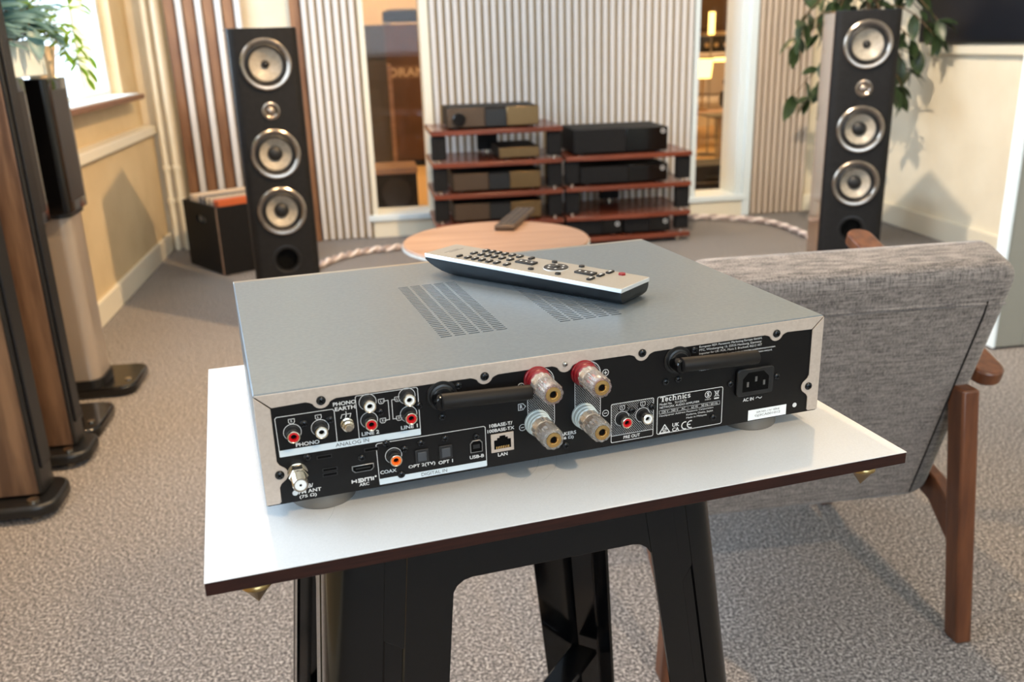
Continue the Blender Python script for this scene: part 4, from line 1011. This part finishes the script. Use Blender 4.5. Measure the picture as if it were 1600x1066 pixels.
for s_, x, z in (('R', 22.2, 58.1), ('L', 39.5, 58.2), ('L', 81.6, 62.7), ('R', 81.7, 48.7), ('L', 92.6, 62.6), ('R', 92.8, 48.7), ('R', 258.8, 29.2), ('L', 275.6, 29.6)):
    line([(x - 1.9, z + 1.6), (x + 1.9, z + 1.6), (x + 1.9, z - .7), (x + .9, z - 1.7), (x - .9, z - 1.7), (x - 1.9, z - .7), (x - 1.9, z + 1.6)], .38, 'channel_tag'); text(s_, x, z, 1.2, 1.8)
line([(178, 45.0), (181.4, 45.0), (183.4, 42.7), (181.4, 40.3), (178, 40.3), (178, 45.0)], .42, 'channel_tag'); text('R', 180.2, 42.65, 2.1, 2.9, off=B_)
for x, z, pl in ((180.5, 58.2, 1), (180.7, 26.7, 0), (245.2, 59.0, 1), (245.3, 27.2, 0)):
    part(mm().stroke(arc(x, z, 2.4, 0, 345, 22), .42, PY, True), 'polarity_mark', 'print', smooth=0); line([(x - 1.3, z), (x + 1.3, z)], .5)
    if pl: line([(x, z - 1.3), (x, z + 1.3)], .5)
# earth symbol
line([(57.7, 59.4), (57.7, 55.6)]); line([(53.9, 54.6), (54.9, 57.4), (60.8, 57.4), (59.9, 54.6)]); line([(57.7, 57.4), (56.9, 54.6)])
# HDMI wordmark drawn in heavy strokes
w_ = .85
for pts in ([(57.4, 8.7), (57.4, 6.1)], [(57.4, 7.4), (60.2, 7.4)], [(60.2, 8.7), (60.2, 6.1)], [(61.4, 8.5), (64.4, 8.5), (65, 8), (65, 6.8), (64.4, 6.3), (61.4, 6.3)], [(61.6, 7.4), (63.9, 7.4)], [(66.2, 6.1), (66.2, 8.5), (70.6, 8.5), (70.6, 6.1)], [(68.4, 8.5), (68.4, 6.1)], [(71.9, 8.7), (71.9, 6.1)]): line(pts, w_, 'wordmark')
part(mm().lathe([(.7, 0), (.7, .12), (0, .12)], ax=(0, -1, 0), n=12), 'wordmark', 'print', loc=L0(73.6, 8.6))
# brand wordmark in slab-serif strokes
X0, Z0 = 290.2, 28.7
def T_(pts, w=.9): line([(X0 + x, Z0 + z) for x, z in pts], w, 'wordmark')
T_([(1.9, 0), (1.9, 4.1)], 1.25); T_([(-.2, 3.9), (4.0, 3.9)], .8); T_([(0, 4.1), (0, 2.8)], .45); T_([(3.8, 4.1), (3.8, 2.8)], .45); T_([(.9, .15), (2.9, .15)], .4)
def e_(x): T_([(x + .2, 1.5), (x + 2.1, 1.5), (x + 2.0, 2.3), (x + 1.2, 2.8), (x + .5, 2.4), (x + .2, 1.5), (x + .4, .6), (x + 1.2, .15), (x + 2.2, .6)], .62)
def c2_(x): T_([(x + 2.1, 2.2), (x + 1.2, 2.75), (x + .5, 2.2), (x + .35, 1.4), (x + .6, .5), (x + 1.3, .15), (x + 2.1, .6)], .68)
def stem(x, h): T_([(x, 0), (x, h)], .85); T_([(x - .7, .12), (x + .8, .12)], .35); T_([(x - .7, h - .12), (x, h - .12)], .35)
e_(3.9); c2_(7.0)
stem(10.6, 4.1); T_([(10.8, 2.2), (11.8, 2.8), (12.7, 2.2), (12.7, 0)], .7); T_([(12.0, .12), (13.4, .12)], .35)
stem(14.8, 2.9); T_([(15, 2.2), (16, 2.8), (16.9, 2.2), (16.9, 0)], .7); T_([(16.2, .12), (17.6, .12)], .35)
stem(18.9, 2.9); T_([(18.5, 3.9), (19.3, 3.9)], .75)
c2_(19.9)
T_([(24.9, 2.3), (24.1, 2.8), (23.2, 2.3), (23.4, 1.7), (24.6, 1.2), (24.9, .7), (24.1, .15), (23.0, .6)], .68)
o = text('ORAN', -20, 740, 300, 66, 'bandink', par=DISPLAY_CAB, y=-4.6, off=.02)
# regulatory marks
part(mm().stroke([(290.0, 3.3), (294.2, 9.6), (298.4, 3.3)], .75, PY, True), 'triangle_mark', 'print', smooth=0); part(mm().stroke(arc(294.2, 5.5, 1.5, 0, 340, 14), .4, PY, True), 'triangle_mark', 'print', smooth=0); line([(293.4, 5.6), (294.0, 4.9), (295.1, 6.3)], .5, 'triangle_mark')
text('UK', 303.6, 8.2, 5.8, 3.0, off=.02); text('CA', 303.6, 4.4, 5.8, 3.0, off=.02)
line(arc(311.6, 6.2, 2.9, 70, 290, 12), .8, 'conformity_mark'); line(arc(316.4, 6.4, 2.9, 70, 290, 12), .8, 'conformity_mark'); line([(313.8, 6.4), (316.2, 6.4)], .8, 'conformity_mark')
part(mm().stroke(arc(330.6, 28.6, 2.6, 0, 345, 24), .45, PY, True), 'safety_mark', 'print', smooth=0); text('S', 330.6, 28.6, 2.2, 3.4, off=.03); text('INTERTEK', 330.7, 24.6, 5.2, 1.0)
line([(335.9, 30.8), (340.2, 25.9)], .4, 'bin_mark'); line([(335.9, 25.9), (340.2, 30.8)], .4, 'bin_mark'); line([(336.6, 30.2), (337.1, 26.4), (339.0, 26.4), (339.6, 30.2), (336.6, 30.2)], .35, 'bin_mark'); part(mm().box(336, 340.1, PY, 0, 23.9, 25.0), 'bin_mark', 'print', smooth=0)
# serial label
o = part(mm().box(-17.3, 17.3, -.22, 0, -4.3, 4.3), 'serial_label', 'whitep', loc=L0(384.2, 5.0))
text('SER.NO. / N\u00b0 S\u00c9RIE', .5, 2.0, 21, 1.7, 'inkd', par=o, y=-.3); text('GJ3CA001012', .3, -1.2, 23, 2.4, 'inkd', par=o, y=-.3)

# ------------------------------------------------------------------ silver remote lying on the amplifier
Oz = aw(176.5, 264, HT); ur = AA + math.atan2(-.8328, .5534)
rem = thing('silver_remote', Oz, 'silver-topped remote with dark buttons lying across the amplifier', 'remote', ur)
LN, WR = 216.5, 46
def topz(u): return 20 - 4.5 * u / LN
# body: tapered hull with a curved nose
sec = []
for u, zb, ins in ((0, 13.5, .5), (4, 9.8, 2.0), (9, 6.4, 3.6), (16, 3.2, 5.2), (24, 1.1, 6.4), (34, .15, 7.0), (205, .15, 7.0), (211, .4, 6.4), (214.5, 1.2, 5.2), (216, 3.0, 3.2), (216.3, 6, 1.2)):
    zt_ = topz(u) - 3.9; zb = min(zb, zt_ - .6)
    sec.append([(u, 0.6, zt_), (u, ins * .45, zb + (zt_ - zb) * .45), (u, ins, zb + .6), (u, ins + 2, zb), (u, WR - ins - 2, zb), (u, WR - ins, zb + .6), (u, WR - ins * .45, zb + (zt_ - zb) * .45), (u, WR - .6, zt_)])
b = mm(); n = 8
b.add([v for r_ in sec for v in r_], [(j * n + i, j * n + (i + 1) % n, (j + 1) * n + (i + 1) % n, (j + 1) * n + i) for j in range(len(sec) - 1) for i in range(n)] + [list(range(n)), list(range((len(sec) - 1) * n, len(sec) * n))])
b.build('body', 'blackp', rem, smooth=40)
b = mm(); vs = []
for u in (-.6, LN + .6):
    for v, dz in ((0, -4.0), (WR, -4.0), (WR, 0), (0, 0)): vs.append((u, v, topz(u) + dz))
b.add(vs, [(0, 1, 2, 3), (4, 7, 6, 5), (0, 4, 5, 1), (1, 5, 6, 2), (2, 6, 7, 3), (3, 7, 4, 0)])
b.m[4] = 1; b.build('top_plate', ['alub', 'remt'], rem, bevel=.0006, seg=2)
tl = -math.atan2(4.5, LN)
def key(u, v, lu, lv, mk='blackp', nm='button', rnd=None, h=1.5, par=None):
    Tk = Matrix.Translation(Vector((u, v, topz(u))) * .001) @ Matrix.Rotation(-tl, 4, 'Y')
    q = mm()
    if rnd: q.lathe([(rnd, -.2), (rnd, h - .3), (rnd - .4, h), (0, h)], n=6 if rnd < 4 else 40)
    else: q.prism(rrect(-lu / 2, lu / 2, -lv / 2, lv / 2, .8, 2), -.2, h, 'z')
    o = q.build(nm, mk, rem, bevel=0 if rnd else .0003, seg=1); o.matrix_local = Tk; return o
for v, us_ in ((12.6, (48, 56.5, 65, 73.5, 82.5, 94)), (28.5, (42, 51, 59, 67, 76, 85.5)), (42.5, (45.5, 53, 60.5, 68.5, 77, 86))):
    for u in us_: o = key(u - 2, v - 3.5, 4.2, 8.2); mm().box(-.8, .8, -1.2, 1.2, 1.5, 1.56).build('symbol', 'print', o)
key(36, 12 - 3, 3.2, 7.5); key(97, 39.5, 3.6, 7.5)
o = key(102, 25.0, 20, 9.5)
for x in (-6, 0, 6): mm().box(x - .8, x + .8, -1.2, 1.2, 1.5, 1.56).build('symbol', 'print', o)
for u, v in ((119, 9), (148, 9), (122, 41), (151, 41.5)): key(u, v, 0, 0, rnd=2.9)
o = key(134.5, 25.5, 0, 0, rnd=11, nm='control_wheel', h=1.3)
mm().lathe([(11.6, -.2), (11.6, .5), (11.1, .6), (11.0, -.1)], n=40).build('bezel', 'alub', o)
mm().lathe([(3.6, 1.3), (3.6, 1.9), (3.2, 2.2), (0, 2.2)], n=28).build('centre_button', 'blackp', o)
for k_ in range(6):
    a = k_ * pi / 3; mm().box(-.8, .8, -1.1, 1.1, 0, .08).build('symbol', 'print', o, loc=(.0072 * cos(a), .0072 * sin(a), .00131))
o = key(166, 25, 19, 9.0)
for x in (-6, 0, 6): mm().box(x - .8, x + .8, -1.2, 1.2, 1.5, 1.56).build('symbol', 'print', o)
for u, v in ((180, 11.5), (181, 25.5), (182, 39)): o = key(u, v, 4.2, 9); mm().box(-.8, .8, -2, 2, 1.5, 1.56).build('symbol', 'print', o)
key(194, 39, 0, 0, 'redd', 'power_button', rnd=3.4)
q = mm()
for k_ in range(2): q.box(14 + k_ * 3, 14.8 + k_ * 3, 12 + k_ * 4, 32 + k_ * 4, topz(15 + k_ * 3) + .02, topz(15 + k_ * 3) + .05)
q.build('printed_line', 'inkd', rem, smooth=0)
